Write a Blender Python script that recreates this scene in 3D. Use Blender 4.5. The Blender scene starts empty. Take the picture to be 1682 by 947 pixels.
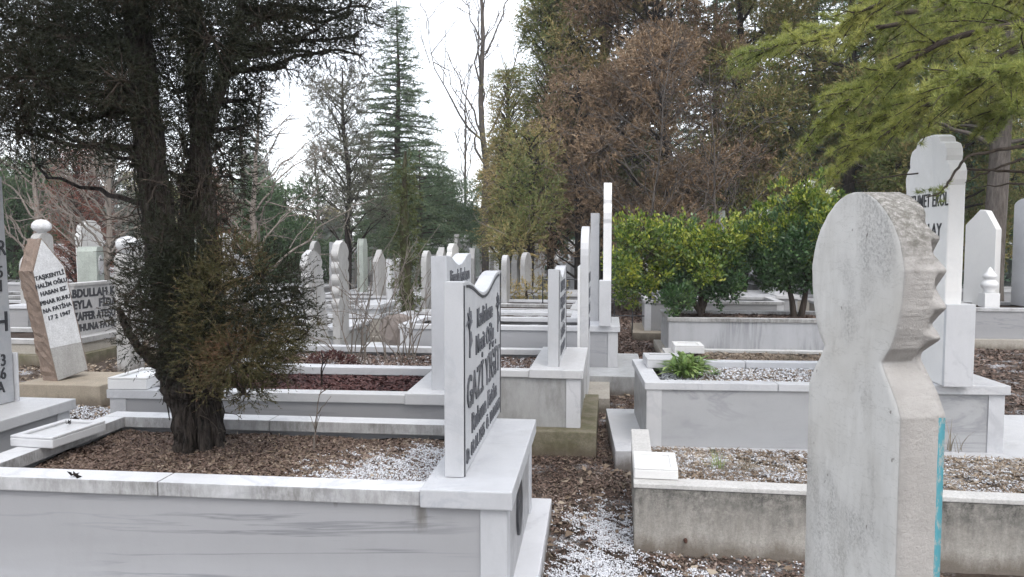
import bpy, bmesh, math, random
import numpy as np
from mathutils import Vector, Matrix

R = math.radians
SC = bpy.context.scene
COL = SC.collection

# ------------------------------------------------------------------ camera
EYE, FPX, PW, PH = 1.6, 1262.0, 1682, 947
PITCH = math.atan((PH / 2 - 395.0) / FPX)
YAW = math.atan((1000.0 - PW / 2) / FPX * math.cos(PITCH))
cam_d = bpy.data.cameras.new('camera')
cam_d.sensor_width = 36.0
cam_d.lens = FPX / PW * 36.0
cam_d.clip_start = 0.05
cam_d.clip_end = 2000
cam = bpy.data.objects.new('camera', cam_d)
COL.objects.link(cam)
cam.location = (0, 0, EYE)
cam.rotation_euler = (R(90) - PITCH, 0, YAW)
SC.camera = cam

# ------------------------------------------------------------------ world, sun, exposure
world = bpy.data.worlds.new('World')
SC.world = world
world.use_nodes = True
wn = world.node_tree
wn.nodes.clear()
SUN_EL, SUN_ROT = R(52), R(150)
sky = wn.nodes.new('ShaderNodeTexSky')
sky.sky_type = 'NISHITA'
sky.sun_disc = False
sky.sun_elevation = SUN_EL
sky.sun_rotation = SUN_ROT
sky.dust_density = 3.0
bg_sky = wn.nodes.new('ShaderNodeBackground')
bg_sky.inputs['Strength'].default_value = 0.06
wn.links.new(sky.outputs[0], bg_sky.inputs['Color'])
bg_cloud = wn.nodes.new('ShaderNodeBackground')          # the even white cloud layer
bg_cloud.inputs['Strength'].default_value = 1.0
tc = wn.nodes.new('ShaderNodeTexCoord')
nz = wn.nodes.new('ShaderNodeTexNoise')
nz.inputs['Scale'].default_value = 1.6
nz.inputs['Detail'].default_value = 4
rp = wn.nodes.new('ShaderNodeValToRGB')
rp.color_ramp.elements[0].position = 0.3
rp.color_ramp.elements[0].color = (0.96, 0.98, 1.02, 1)
rp.color_ramp.elements[1].position = 0.7
rp.color_ramp.elements[1].color = (1.19, 1.20, 1.235, 1)
wn.links.new(tc.outputs['Generated'], nz.inputs['Vector'])
wn.links.new(nz.outputs['Fac'], rp.inputs[0])
wn.links.new(rp.outputs[0], bg_cloud.inputs['Color'])
wadd = wn.nodes.new('ShaderNodeAddShader')
wout = wn.nodes.new('ShaderNodeOutputWorld')
wn.links.new(bg_sky.outputs[0], wadd.inputs[0])
wn.links.new(bg_cloud.outputs[0], wadd.inputs[1])
wn.links.new(wadd.outputs[0], wout.inputs['Surface'])

sun_d = bpy.data.lights.new('sun', 'SUN')
sun_d.energy = 0.7
sun_d.angle = R(25)
sun_d.color = (1.0, 0.97, 0.93)
sun = bpy.data.objects.new('sun', sun_d)
COL.objects.link(sun)
sun.rotation_euler = (R(90) - SUN_EL, 0, R(180) - SUN_ROT)
sun.location = (5, -5, 20)

SC.view_settings.view_transform = 'Standard'
SC.view_settings.look = 'None'
SC.view_settings.exposure = 0.57
SC.view_settings.gamma = 1.0
SC.view_settings.use_curve_mapping = False
SC.render.engine = 'CYCLES'
cy = SC.cycles
cy.use_adaptive_sampling = True
cy.adaptive_threshold = 0.035
cy.use_denoising = True
cy.max_bounces = 5
cy.diffuse_bounces = 3
cy.glossy_bounces = 2
cy.transmission_bounces = 3
cy.transparent_max_bounces = 4

# ------------------------------------------------------------------ picture-to-place helper (measured from the photograph)
_cy, _sy, _cp, _sp = math.cos(YAW), math.sin(YAW), math.cos(PITCH), math.sin(PITCH)
_fw = np.array([-_sy * _cp, _cy * _cp, -_sp]); _rt = np.array([_cy, _sy, 0.0]); _up = np.cross(_rt, _fw)
def _ray(px, py): return _fw + _rt * ((px - PW / 2) / FPX) + _up * ((PH / 2 - py) / FPX)
def onz(px, py, z):
    r = _ray(px, py); return r * ((z - EYE) / r[2]) + np.array([0, 0, EYE])
def ony(px, py, y):
    r = _ray(px, py); return r * (y / r[1]) + np.array([0, 0, EYE])
def onx(px, py, x):
    r = _ray(px, py); return r * (x / r[0]) + np.array([0, 0, EYE])

# ------------------------------------------------------------------ material helpers
class NT:
    def __init__(self, name):
        self.m = bpy.data.materials.new(name); self.m.use_nodes = True
        self.t = self.m.node_tree; self.t.nodes.clear()
        self.out = self.n('OutputMaterial')
    def n(self, kind, **kw):
        nd = self.t.nodes.new('ShaderNode' + kind)
        for k, v in kw.items():
            if k in nd.inputs: nd.inputs[k].default_value = v
            else: setattr(nd, k, v)
        return nd
    def l(self, a, b): self.t.links.new(a, b)
    def pos(self, scale=(1, 1, 1), rot=(0, 0, 0), src='Position'):
        g = self.n('NewGeometry') if src == 'Position' else self.n('TexCoord')
        mp = self.n('Mapping'); mp.inputs['Scale'].default_value = scale; mp.inputs['Rotation'].default_value = rot
        self.l(g.outputs[src], mp.inputs['Vector']); return mp.outputs[0]
    def noise(self, vec, scale, detail=4, rough=0.55, dist=0.0):
        nd = self.n('TexNoise'); nd.inputs['Scale'].default_value = scale; nd.inputs['Detail'].default_value = detail
        nd.inputs['Roughness'].default_value = rough; nd.inputs['Distortion'].default_value = dist
        self.l(vec, nd.inputs['Vector']); return nd.outputs['Fac']
    def ramp(self, fac, stops, interp='LINEAR'):
        nd = self.n('ValToRGB'); cr = nd.color_ramp; cr.interpolation = interp
        while len(cr.elements) < len(stops): cr.elements.new(0.5)
        for e, (p, c) in zip(cr.elements, stops):
            e.position = p
            e.color = (c, c, c, 1) if isinstance(c, (int, float)) else (*c, 1)
        self.l(fac, nd.inputs[0]); return nd.outputs[0]
    def math(self, op, a, b=0.0):
        nd = self.n('Math'); nd.operation = op
        for i, v in enumerate((a, b)):
            if isinstance(v, (int, float)): nd.inputs[i].default_value = v
            else: self.l(v, nd.inputs[i])
        return nd.outputs[0]
    def mix(self, fac, a, b, mode='MIX'):
        nd = self.n('Mix'); nd.data_type = 'RGBA'; nd.blend_type = mode
        for s, v in ((nd.inputs[0], fac), (nd.inputs[6], a), (nd.inputs[7], b)):
            if isinstance(v, (int, float)): s.default_value = v
            elif isinstance(v, tuple): s.default_value = (*v, 1)
            else: self.l(v, s)
        return nd.outputs[2]
    def finish(self, col, rough=0.6, bump=None, bstr=0.3, bdist=0.01, spec=0.35, trans=0.0):
        b = self.n('BsdfPrincipled')
        if isinstance(col, tuple): b.inputs['Base Color'].default_value = (*col, 1)
        else: self.l(col, b.inputs['Base Color'])
        if isinstance(rough, (int, float)): b.inputs['Roughness'].default_value = rough
        else: self.l(rough, b.inputs['Roughness'])
        b.inputs['Specular IOR Level'].default_value = spec
        if bump is not None:
            bp = self.n('Bump'); bp.inputs['Strength'].default_value = bstr; bp.inputs['Distance'].default_value = bdist
            self.l(bump, bp.inputs['Height']); self.l(bp.outputs[0], b.inputs['Normal'])
        s = b.outputs[0]
        if trans > 0:
            tr = self.n('BsdfTranslucent')
            if isinstance(col, tuple): tr.inputs['Color'].default_value = (*col, 1)
            else: self.l(col, tr.inputs['Color'])
            mx = self.n('MixShader'); mx.inputs[0].default_value = trans
            self.l(s, mx.inputs[1]); self.l(tr.outputs[0], mx.inputs[2]); s = mx.outputs[0]
        self.l(s, self.out.inputs['Surface']); return self.m

def marble(name, base=(0.60, 0.61, 0.635), vein=(0.30, 0.31, 0.34), vs=0.5, vscale=1.2, stretch=(1, 1, 1), rot=(0, 0, 0),
           thin=0.03, grime=0.25, edge=0.0, rough=0.38, grimecol=(0.13, 0.125, 0.11), spots=()):
    t = NT(name)
    p = t.pos(); ps = t.pos(stretch, rot)
    cloud = t.noise(ps, vscale * 1.3, 5, 0.6, 0.6)
    oi = t.n('ObjectInfo'); tone = t.mix(oi.outputs['Random'], tuple(c * 1.07 for c in base), (base[0] * .90, base[1] * .885, base[2] * .85))
    col = t.mix(t.ramp(cloud, [(0.3, 0.0), (0.75, 0.55)]), tone, tuple(c * 0.80 for c in base))
    n2 = t.noise(ps, vscale, 6, 0.62, 0.9)
    v = t.math('ABSOLUTE', t.math('SUBTRACT', n2, 0.5))
    vf = t.ramp(v, [(0.0, 1.0), (thin, 0.0)])
    msk = t.ramp(t.noise(p, 0.9, 2), [(0.42, 0.0), (0.6, 1.0)])
    col = t.mix(t.math('MULTIPLY', t.math('MULTIPLY', vf, msk), vs), col, vein)
    g = t.ramp(t.noise(t.pos((3, 3, 0.9)), 4.0, 8, 0.72), [(0.52, 0.0), (0.78, 1.0)])
    col = t.mix(t.math('MULTIPLY', g, grime), col, grimecol)
    for sx_, sy_, sz_, rx_, rz_ in spots:                    # water marks that run down from an open joint
        gg = t.n('NewGeometry'); vs_ = t.n('VectorMath'); vs_.operation = 'SUBTRACT'; t.l(gg.outputs['Position'], vs_.inputs[0]); vs_.inputs[1].default_value = (sx_, sy_, sz_)
        vd = t.n('VectorMath'); vd.operation = 'MULTIPLY'; t.l(vs_.outputs[0], vd.inputs[0]); vd.inputs[1].default_value = (1 / rx_, 4, 1 / rz_)
        ln = t.n('VectorMath'); ln.operation = 'LENGTH'; t.l(vd.outputs[0], ln.inputs[0])
        f_ = t.math('ADD', ln.outputs['Value'], t.math('MULTIPLY', t.math('SUBTRACT', t.noise(t.pos((8, 8, 2)), 3, 6, .7), .5), 2.2))
        col = t.mix(t.math('MULTIPLY', t.ramp(f_, [(0.2, 1), (1.0, 0)]), .75), col, (0.12, 0.11, 0.095))
    fine = t.noise(p, 140, 3, 0.7)
    col = t.mix(t.math('MULTIPLY', t.ramp(fine, [(0.5, 0), (0.75, 1)]), 0.12), col, (0.3, 0.3, 0.29))
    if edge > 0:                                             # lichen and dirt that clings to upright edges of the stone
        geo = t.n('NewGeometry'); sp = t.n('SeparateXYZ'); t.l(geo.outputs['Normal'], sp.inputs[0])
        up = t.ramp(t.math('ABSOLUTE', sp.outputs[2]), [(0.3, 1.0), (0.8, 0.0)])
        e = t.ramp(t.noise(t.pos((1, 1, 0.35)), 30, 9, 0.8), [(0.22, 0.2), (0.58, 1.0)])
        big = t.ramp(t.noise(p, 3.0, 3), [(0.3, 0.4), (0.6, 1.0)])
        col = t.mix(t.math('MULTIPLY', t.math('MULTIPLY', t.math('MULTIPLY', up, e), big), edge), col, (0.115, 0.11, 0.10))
    gs = t.n('NewGeometry'); ss = t.n('SeparateXYZ'); t.l(gs.outputs['Position'], ss.inputs[0])
    sf = t.math('ADD', t.math('MULTIPLY', ss.outputs[2], -9.0), t.math('MULTIPLY', t.noise(t.pos((1, 1, .5)), 7, 6, .75), 2.2))
    col = t.mix(t.math('MULTIPLY', t.ramp(sf, [(0.25, 0), (1.2, 1)]), .75), col, (0.11, 0.088, 0.068))
    rr = t.ramp(t.noise(p, 9, 4), [(0.3, rough - 0.08), (0.7, rough + 0.2)])
    return t.finish(col, rr, t.noise(p, 60, 4, 0.7), 0.12, 0.004, 0.4)

def concrete(name, base=(0.36, 0.345, 0.31), dark=(0.14, 0.13, 0.11), amt=0.6, scale=5.0, top=None, bstr=0.5, moss=None):
    t = NT(name); p = t.pos()
    col = t.mix(t.ramp(t.noise(p, scale, 8, 0.7), [(0.3, 0.0), (0.75, 1.0)]), base, tuple(c * 0.72 for c in base))
    streak = t.ramp(t.noise(t.pos((6, 6, 0.8)), 3, 6, 0.7), [(0.45, 0), (0.75, 1)])
    col = t.mix(t.math('MULTIPLY', streak, amt * 0.5), col, dark)
    sp = t.n('SeparateXYZ'); g = t.n('NewGeometry'); t.l(g.outputs['Position'], sp.inputs[0])
    if top:                                                  # black algae running down from the upper rim
        z1, h = top
        f = t.math('DIVIDE', t.math('SUBTRACT', sp.outputs[2], z1 - h), h)
        f = t.math('ADD', f, t.math('MULTIPLY', t.math('SUBTRACT', t.noise(t.pos((9, 9, 2)), 2.2, 6, 0.7), 0.5), 1.6))
        f = t.math('MULTIPLY', t.ramp(f, [(0.05, 0), (1.0, 1)]), t.ramp(t.noise(p, 24, 8, 0.85), [(0.38, 0.2), (0.56, 1.0)]))
        col = t.mix(t.math('MULTIPLY', f, 1.0), col, (0.06, 0.06, 0.056))
    if moss:
        mf = t.ramp(t.noise(p, 7, 6, 0.7), [(0.38, 0), (0.6, 1)])
        col = t.mix(t.math('MULTIPLY', mf, 0.85), col, moss)
    sg = t.ramp(t.noise(p, 75, 6, 0.85), [(0.44, 0.0), (0.60, 1.0)])
    col = t.mix(t.math('MULTIPLY', sg, 0.5), col, tuple(c * 0.45 for c in base))
    gs = t.n('NewGeometry'); ss = t.n('SeparateXYZ'); t.l(gs.outputs['Position'], ss.inputs[0])
    sf = t.math('ADD', t.math('MULTIPLY', ss.outputs[2], -9.0), t.math('MULTIPLY', t.noise(t.pos((1, 1, .5)), 7, 6, .75), 2.2))
    col = t.mix(t.math('MULTIPLY', t.ramp(sf, [(0.25, 0), (1.2, 1)]), .75), col, (0.11, 0.088, 0.068))
    hb = t.math('ADD', t.noise(p, 90, 6, 0.75), t.math('MULTIPLY', t.noise(p, 14, 5), 1.2))
    return t.finish(col, 0.9, hb, bstr, 0.006, 0.2)

def leafmat(name, cols, nscale=2.0, trans=0.2, rough=0.65, spec=0.25):
    """cols: list of (weight position, colour) for the random tint of each leaf"""
    t = NT(name); g = t.n('NewGeometry')
    big = t.noise(t.pos(), nscale, 3)
    f = t.math('ADD', t.math('MULTIPLY', g.outputs['Random Per Island'], 0.6), t.math('MULTIPLY', t.math('SUBTRACT', big, 0.5), 1.3))
    f = t.math('ADD', f, 0.2)
    col = t.ramp(f, cols)
    return t.finish(col, rough, None, spec=spec, trans=trans)

def barkmat(name, c1=(0.085, 0.070, 0.060), c2=(0.005, 0.0045, 0.004), sc=(22, 22, 2.2), bstr=1.0, moss=None):
    t = NT(name); p = t.pos(sc)
    n = t.noise(p, 3.0, 8, 0.7, 0.4)
    col = t.ramp(n, [(0.38, c2), (0.72, c1)])
    if moss:
        col = t.mix(t.ramp(t.noise(t.pos(), 5, 5), [(0.4, 0), (0.6, 0.8)]), col, moss)
    return t.finish(col, 0.9, n, bstr, 0.02, 0.15)

def soilmat(name, c1, c2, white=0.0, sc=30):
    t = NT(name); p = t.pos()
    n = t.noise(p, sc, 8, 0.75)
    col = t.ramp(n, [(0.3, c2), (0.7, c1)])
    if white > 0:
        w = t.ramp(t.noise(p, 2.3, 5, 0.65), [(0.52, 0), (0.62, 1)])
        w2 = t.ramp(t.noise(p, 60, 4, 0.8), [(0.42, 0), (0.52, 1)])
        col = t.mix(t.math('MULTIPLY', t.math('MULTIPLY', w, w2), white), col, (0.72, 0.74, 0.78))
    return t.finish(col, 0.95, n, 1.0, 0.03, 0.15)

def plain(name, col, rough=0.6, spec=0.3, var=0.15, sc=8):
    t = NT(name)
    c = t.mix(t.ramp(t.noise(t.pos(), sc, 5, 0.7), [(0.35, 0), (0.7, 1)]), col, tuple(x * (1 - var) for x in col))
    return t.finish(c, rough, t.noise(t.pos(), 50, 3), 0.1, 0.003, spec)

M = {}
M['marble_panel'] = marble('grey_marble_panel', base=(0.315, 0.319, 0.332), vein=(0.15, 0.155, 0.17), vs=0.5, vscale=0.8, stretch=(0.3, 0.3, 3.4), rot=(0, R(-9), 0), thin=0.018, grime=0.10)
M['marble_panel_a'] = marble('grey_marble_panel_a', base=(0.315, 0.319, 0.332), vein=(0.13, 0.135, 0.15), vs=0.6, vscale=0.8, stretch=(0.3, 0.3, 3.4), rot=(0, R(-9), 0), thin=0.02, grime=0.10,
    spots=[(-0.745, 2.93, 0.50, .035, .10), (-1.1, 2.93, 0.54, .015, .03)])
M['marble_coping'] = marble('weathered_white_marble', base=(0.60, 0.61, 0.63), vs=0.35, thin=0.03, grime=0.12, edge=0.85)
M['marble_clean'] = marble('white_marble', base=(0.56, 0.57, 0.595), vs=0.3, vscale=1.8, thin=0.03, grime=0.07, edge=0.12)
M['marble_blue'] = marble('blue_white_marble', base=(0.49, 0.505, 0.535), vein=(0.30, 0.32, 0.36), vs=0.5, vscale=2.4, thin=0.035, grime=0.15, edge=0.1)
M['marble_white'] = marble('bright_white_marble', base=(0.78, 0.785, 0.79), vs=0.12, grime=0.04, edge=0.05)
M['marble_diag'] = marble('diagonal_veined_marble', base=(0.37, 0.375, 0.385), vein=(0.22, 0.225, 0.24), vs=0.6, vscale=1.6, stretch=(1, 1, 2.4), rot=(0, R(28), 0), thin=0.05, grime=0.1)
M['marble_streak'] = marble('dark_streaked_marble', base=(0.41, 0.42, 0.44), vein=(0.05, 0.055, 0.07), vs=1.0, vscale=1.6, stretch=(3.6, 3.6, 0.3), rot=(0, R(4), 0), thin=0.075, grime=0.25)
M['marble_far'] = marble('old_white_marble', base=(0.47, 0.47, 0.47), vs=0.4, grime=0.45, edge=0.5, vscale=2.5)
M['marble_drip'] = marble('rain_stained_marble', base=(0.43, 0.44, 0.45), vs=0.3, grime=0.6, edge=0.5, grimecol=(0.15, 0.145, 0.135))
M['stone_green'] = concrete('pale_green_stone', base=(0.42, 0.46, 0.42), amt=0.4)
M['stone_old'] = concrete('old_grey_stone', base=(0.46, 0.455, 0.44), dark=(0.16, 0.15, 0.13), amt=0.7)
M['concrete_c'] = concrete('stained_concrete', base=(0.41, 0.39, 0.355), top=(0.35, 0.28), amt=1.0)
M['concrete_rim'] = concrete('pale_concrete', base=(0.60, 0.59, 0.57), amt=0.35)
M['concrete_moss'] = concrete('mossy_concrete', base=(0.24, 0.215, 0.16), amt=0.8, moss=(0.10, 0.098, 0.05))
M['concrete_tan'] = concrete('tan_concrete', base=(0.37, 0.32, 0.25), amt=0.6)
M['concrete_slab'] = concrete('weathered_slab', base=(0.44, 0.41, 0.36), amt=0.5)
M['sandstone'] = concrete('brown_rough_stone', base=(0.285, 0.22, 0.18), dark=(0.13, 0.10, 0.075), amt=0.7, scale=12, bstr=1.0)
M['rock'] = concrete('brown_rock', base=(0.25, 0.215, 0.195), dark=(0.12, 0.10, 0.08), amt=0.7, scale=4, bstr=1.0)
M['whitewash'] = concrete('whitewashed_plaster', base=(0.72, 0.73, 0.74), dark=(0.45, 0.43, 0.4), amt=0.25, scale=18)
M['black'] = marble('worn_black_paint', base=(0.028, 0.030, 0.036), vein=(0.2, 0.2, 0.2), vs=0.1, vscale=14, thin=.03, grime=.2, grimecol=(.2, .2, .21))
M['lettering_grey'] = marble('faded_grey_paint', base=(0.06, 0.065, 0.078), vein=(0.35, 0.36, 0.38), vs=0.25, vscale=12, thin=.05, grime=.5, grimecol=(.26, .27, .30))
M['soil'] = soilmat('dark_soil', (0.085, 0.062, 0.050), (0.028, 0.021, 0.018))
M['soil_white'] = soilmat('soil_with_hail', (0.10, 0.082, 0.068), (0.035, 0.028, 0.024), 0.9)
M['soil_red'] = soilmat('red_soil', (0.085, 0.035, 0.030), (0.025, 0.012, 0.011))
M['ground'] = soilmat('earth_ground', (0.125, 0.095, 0.075), (0.04, 0.03, 0.024), 0.6)
M['leaf_brown'] = leafmat('dead_leaves', [(0.0, (0.054, 0.038, 0.032)), (0.45, (0.140, 0.096, 0.077)), (0.8, (0.245, 0.180, 0.144)), (1.0, (0.364, 0.306, 0.273))], 1.5, 0.05, 0.8)
M['leaf_grey'] = leafmat('weathered_dead_leaves', [(0.0, (0.091, 0.068, 0.050)), (0.5, (0.208, 0.156, 0.112)), (1.0, (0.468, 0.403, 0.316))], 1.5, 0.05, 0.8)
M['leaf_red'] = leafmat('reddish_dead_leaves', [(0.0, (0.024, 0.011, 0.011)), (0.5, (0.085, 0.035, 0.033)), (1.0, (0.170, 0.093, 0.083))], 1.5, 0.05, 0.7)
M['hail'] = plain('white_hail', (0.74, 0.755, 0.79), 0.5, var=0.1)
M['juniper'] = leafmat('juniper_scales', [(0.0, (0.010, 0.013, 0.006)), (0.4, (0.017, 0.022, 0.010)), (0.72, (0.025, 0.026, 0.014)), (0.86, (0.036, 0.025, 0.016)), (1.0, (0.048, 0.029, 0.019))], 2.2, 0.12)
M['juniper_light'] = leafmat('juniper_scales_light', [(0.0, (0.033, 0.036, 0.013)), (0.5, (0.068, 0.064, 0.025)), (0.8, (0.104, 0.076, 0.039)), (1.0, (0.152, 0.076, 0.047))], 3.0, 0.15)
M['cedar'] = leafmat('cedar_needles', [(0.0, (0.048, 0.083, 0.050)), (0.5, (0.098, 0.147, 0.081)), (1.0, (0.186, 0.224, 0.125))], 0.8, 0.15)
M['fir'] = leafmat('dark_fir_needles', [(0.0, (0.038, 0.087, 0.059)), (0.5, (0.075, 0.149, 0.091)), (1.0, (0.170, 0.266, 0.165))], 0.6, 0.1)
M['pine'] = leafmat('pine_needles', [(0.0, (0.064, 0.068, 0.051)), (0.5, (0.121, 0.125, 0.088)), (1.0, (0.209, 0.177, 0.144))], 0.8, 0.15)
M['thuja'] = leafmat('brown_green_scales', [(0.0, (0.089, 0.131, 0.037)), (0.35, (0.158, 0.200, 0.063)), (0.6, (0.266, 0.227, 0.093)), (1.0, (0.458, 0.338, 0.162))], 0.45, 0.15)
M['thuja_brown'] = leafmat('dry_brown_scales', [(0.0, (0.118, 0.089, 0.053)), (0.4, (0.227, 0.157, 0.095)), (0.75, (0.355, 0.250, 0.161)), (1.0, (0.517, 0.431, 0.300))], 0.5, 0.15)
M['rust'] = leafmat('rust_needles', [(0.0, (0.072, 0.030, 0.022)), (0.5, (0.168, 0.066, 0.046)), (1.0, (0.276, 0.132, 0.096))], 0.8, 0.15)
M['green'] = leafmat('mid_green_leaves', [(0.0, (0.042, 0.080, 0.037)), (0.5, (0.084, 0.143, 0.067)), (1.0, (0.168, 0.235, 0.126))], 0.8, 0.2)
M['bush'] = leafmat('glossy_yellow_green_leaves', [(0.0, (0.040, 0.081, 0.015)), (0.40, (0.090, 0.156, 0.026)), (0.62, (0.239, 0.303, 0.045)), (1.0, (0.515, 0.507, 0.073))], 2.6, 0.25, 0.4, 0.5)
M['bush_shade'] = leafmat('glossy_shaded_leaves', [(0.0, (0.028, 0.068, 0.028)), (0.6, (0.064, 0.132, 0.046)), (1.0, (0.170, 0.251, 0.080))], 2.4, 0.2, 0.35, 0.5)  # darker leaves for the lower clumps, with the shrub's shade painted into the colour
M['plant'] = leafmat('fresh_green_leaves', [(0.0, (0.098, 0.178, 0.053)), (0.5, (0.196, 0.297, 0.089)), (1.0, (0.425, 0.505, 0.208))], 4, 0.25, 0.45, 0.4)
M['nearpine'] = leafmat('light_green_needles', [(0.0, (0.083, 0.121, 0.038)), (0.35, (0.188, 0.230, 0.062)), (0.7, (0.366, 0.383, 0.103)), (1.0, (0.592, 0.549, 0.186))], 1.6, 0.25)
M['far_green'] = leafmat('far_hazed_foliage', [(0.0, (0.084, 0.109, 0.084)), (0.5, (0.143, 0.168, 0.134)), (1.0, (0.252, 0.269, 0.227))], 0.25, 0.15)  # leaf colour lightened and greyed, with some distance haze painted in
M['ivy'] = leafmat('ivy_leaves', [(0.0, (0.033, 0.046, 0.016)), (0.5, (0.072, 0.088, 0.029)), (1.0, (0.143, 0.156, 0.065))], 2.0, 0.15)
M['bark_dark'] = barkmat('dark_shredded_bark')
M['bark_grey'] = barkmat('grey_bark', (0.17, 0.15, 0.135), (0.07, 0.06, 0.052), (8, 8, 1.5), 0.6)
M['bark_pale'] = barkmat('pale_twig_bark', (0.30, 0.265, 0.235), (0.15, 0.13, 0.11), (8, 8, 2), 0.4)
M['bark_brown'] = barkmat('brown_bark', (0.095, 0.075, 0.06), (0.035, 0.028, 0.023), (8, 8, 1.5), 0.7)
M['bark_moss'] = barkmat('mossy_bark', (0.09, 0.075, 0.05), (0.03, 0.027, 0.018), (8, 8, 1.5), 0.7, moss=(0.06, 0.065, 0.025))
M['dry_grass'] = leafmat('dry_grass_blades', [(0.0, (0.16, 0.13, 0.09)), (1.0, (0.36, 0.32, 0.25))], 2, 0.2)
M['flower'] = plain('white_petals', (0.75, 0.76, 0.72), 0.6)

# ------------------------------------------------------------------ object helpers
def tag(o, label=None, cat=None, group=None, kind=None):
    if label: o['label'] = label
    if cat: o['category'] = cat
    if group: o['group'] = group
    if kind: o['kind'] = kind
    return o
def empty(name, loc=(0, 0, 0), rz=0.0, label=None, cat=None, group=None):
    o = bpy.data.objects.new(name, None); COL.objects.link(o)
    o.location = loc; o.rotation_euler = (0, 0, rz); o.empty_display_size = 0.1
    return tag(o, label, cat, group)
def link(name, me, parent=None, loc=None, rot=None):
    o = bpy.data.objects.new(name, me); COL.objects.link(o)
    if parent: o.parent = parent
    if loc is not None: o.location = loc
    if rot is not None: o.rotation_euler = rot
    return o
def setmats(me, mats):
    for m in (mats if isinstance(mats, (list, tuple)) else [mats]): me.materials.append(M[m] if isinstance(m, str) else m)
def children(o): return [c for c in bpy.data.objects if c.parent == o]
def copy_tree(o, parent=None):
    c = o.copy(); COL.objects.link(c); c.parent = parent
    for ch in CH.get(o.name, []):
        d = ch.copy(); COL.objects.link(d); d.parent = c
    return c
CH = {}
def register(o): CH[o.name] = children(o); return o

def bm_box(bm, x0, x1, y0, y1, z0, z1):
    v = [bm.verts.new(p) for p in ((x0, y0, z0), (x1, y0, z0), (x1, y1, z0), (x0, y1, z0), (x0, y0, z1), (x1, y0, z1), (x1, y1, z1), (x0, y1, z1))]
    for f in ((3, 2, 1, 0), (4, 5, 6, 7), (0, 1, 5, 4), (1, 2, 6, 5), (2, 3, 7, 6), (3, 0, 4, 7)): bm.faces.new([v[i] for i in f])
def boxes(name, bs, mat, parent=None, bevel=0.004, loc=None, rot=None):
    bm = bmesh.new()
    for b in bs: bm_box(bm, *b)
    if bevel > 0: bmesh.ops.bevel(bm, geom=bm.edges[:], offset=bevel, segments=2, profile=0.6, affect='EDGES', clamp_overlap=True)
    me = bpy.data.meshes.new(name); bm.to_mesh(me); bm.free(); setmats(me, mat)
    return link(name, me, parent, loc, rot)
def slab_mesh(name, outline, t, mat, bevel=0.005):
    """outline: list of (y, z); the stone's front lies in the plane x=0 and faces +x, its back at x=-t"""
    bm = bmesh.new()
    a = [bm.verts.new((0, y, z)) for y, z in outline]
    b = [bm.verts.new((-t, y, z)) for y, z in outline]
    fa = bm.faces.new(a); fb = bm.faces.new(list(reversed(b)))
    n = len(a)
    for i in range(n):
        j = (i + 1) % n; bm.faces.new((a[j], a[i], b[i], b[j]))
    bmesh.ops.recalc_face_normals(bm, faces=bm.faces[:])
    if bevel > 0:
        ed = [e for f in (fa, fb) for e in f.edges]
        bmesh.ops.bevel(bm, geom=list(set(ed)), offset=bevel, segments=2, profile=0.6, affect='EDGES', clamp_overlap=True)
    me = bpy.data.meshes.new(name); bm.to_mesh(me); bm.free(); setmats(me, mat)
    return me
def raw_mesh(name, verts, faces, mat, smooth=False):
    me = bpy.data.meshes.new(name)
    verts = np.asarray(verts, dtype=np.float32); faces = np.asarray(faces, dtype=np.int32)
    k = faces.shape[1]
    me.vertices.add(len(verts)); me.vertices.foreach_set('co', verts.ravel())
    me.loops.add(faces.size); me.loops.foreach_set('vertex_index', faces.ravel())
    me.polygons.add(len(faces)); me.polygons.foreach_set('loop_start', np.arange(0, faces.size, k, dtype=np.int32))
    me.polygons.foreach_set('loop_total', np.full(len(faces), k, dtype=np.int32))
    if smooth: me.polygons.foreach_set('use_smooth', np.ones(len(faces), dtype=bool))
    me.update(calc_edges=True); setmats(me, mat)
    return me
def text_obj(name, lines, mat, parent, face='+x', plane=0.0, depth=0.0025, align='CENTER', skew=0.0, bold=0.01):
    """lines: (string, along, z, size, width factor). Letters lie just proud of the face."""
    sl = [c for c in bpy.data.objects if c.parent == parent and c.name.startswith('slab')]
    if sl: parent = sl[0]
    for s, a, z, size, wf in lines:
        V, Fc = [], []
        off = 0
        cu = bpy.data.curves.new('t', 'FONT'); cu.body = s; cu.size = size; cu.align_x = align; cu.align_y = 'CENTER'
        cu.extrude = depth; cu.resolution_u = 3; cu.offset = size * bold; cu.space_character = 1.05
        o = bpy.data.objects.new('t', cu); COL.objects.link(o)
        bpy.context.view_layer.update()
        me = bpy.data.meshes.new_from_object(o.evaluated_get(bpy.context.evaluated_depsgraph_get()))
        for v in me.vertices:
            x, y, d = v.co.x * wf, v.co.y, v.co.z
            x += y * skew
            if face == '+x': V.append((plane + d, a + x, z + y))
            elif face == '-x': V.append((plane - d, a - x, z + y))
            else: V.append((a + x, plane - d, z + y))
        for p in me.polygons: Fc.append([i + off for i in p.vertices])
        off = len(V)
        bpy.data.objects.remove(o); bpy.data.curves.remove(cu); bpy.data.meshes.remove(me)
        me = bpy.data.meshes.new(name); me.from_pydata(V, [], Fc); setmats(me, mat)
        link(name, me, parent)

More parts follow.
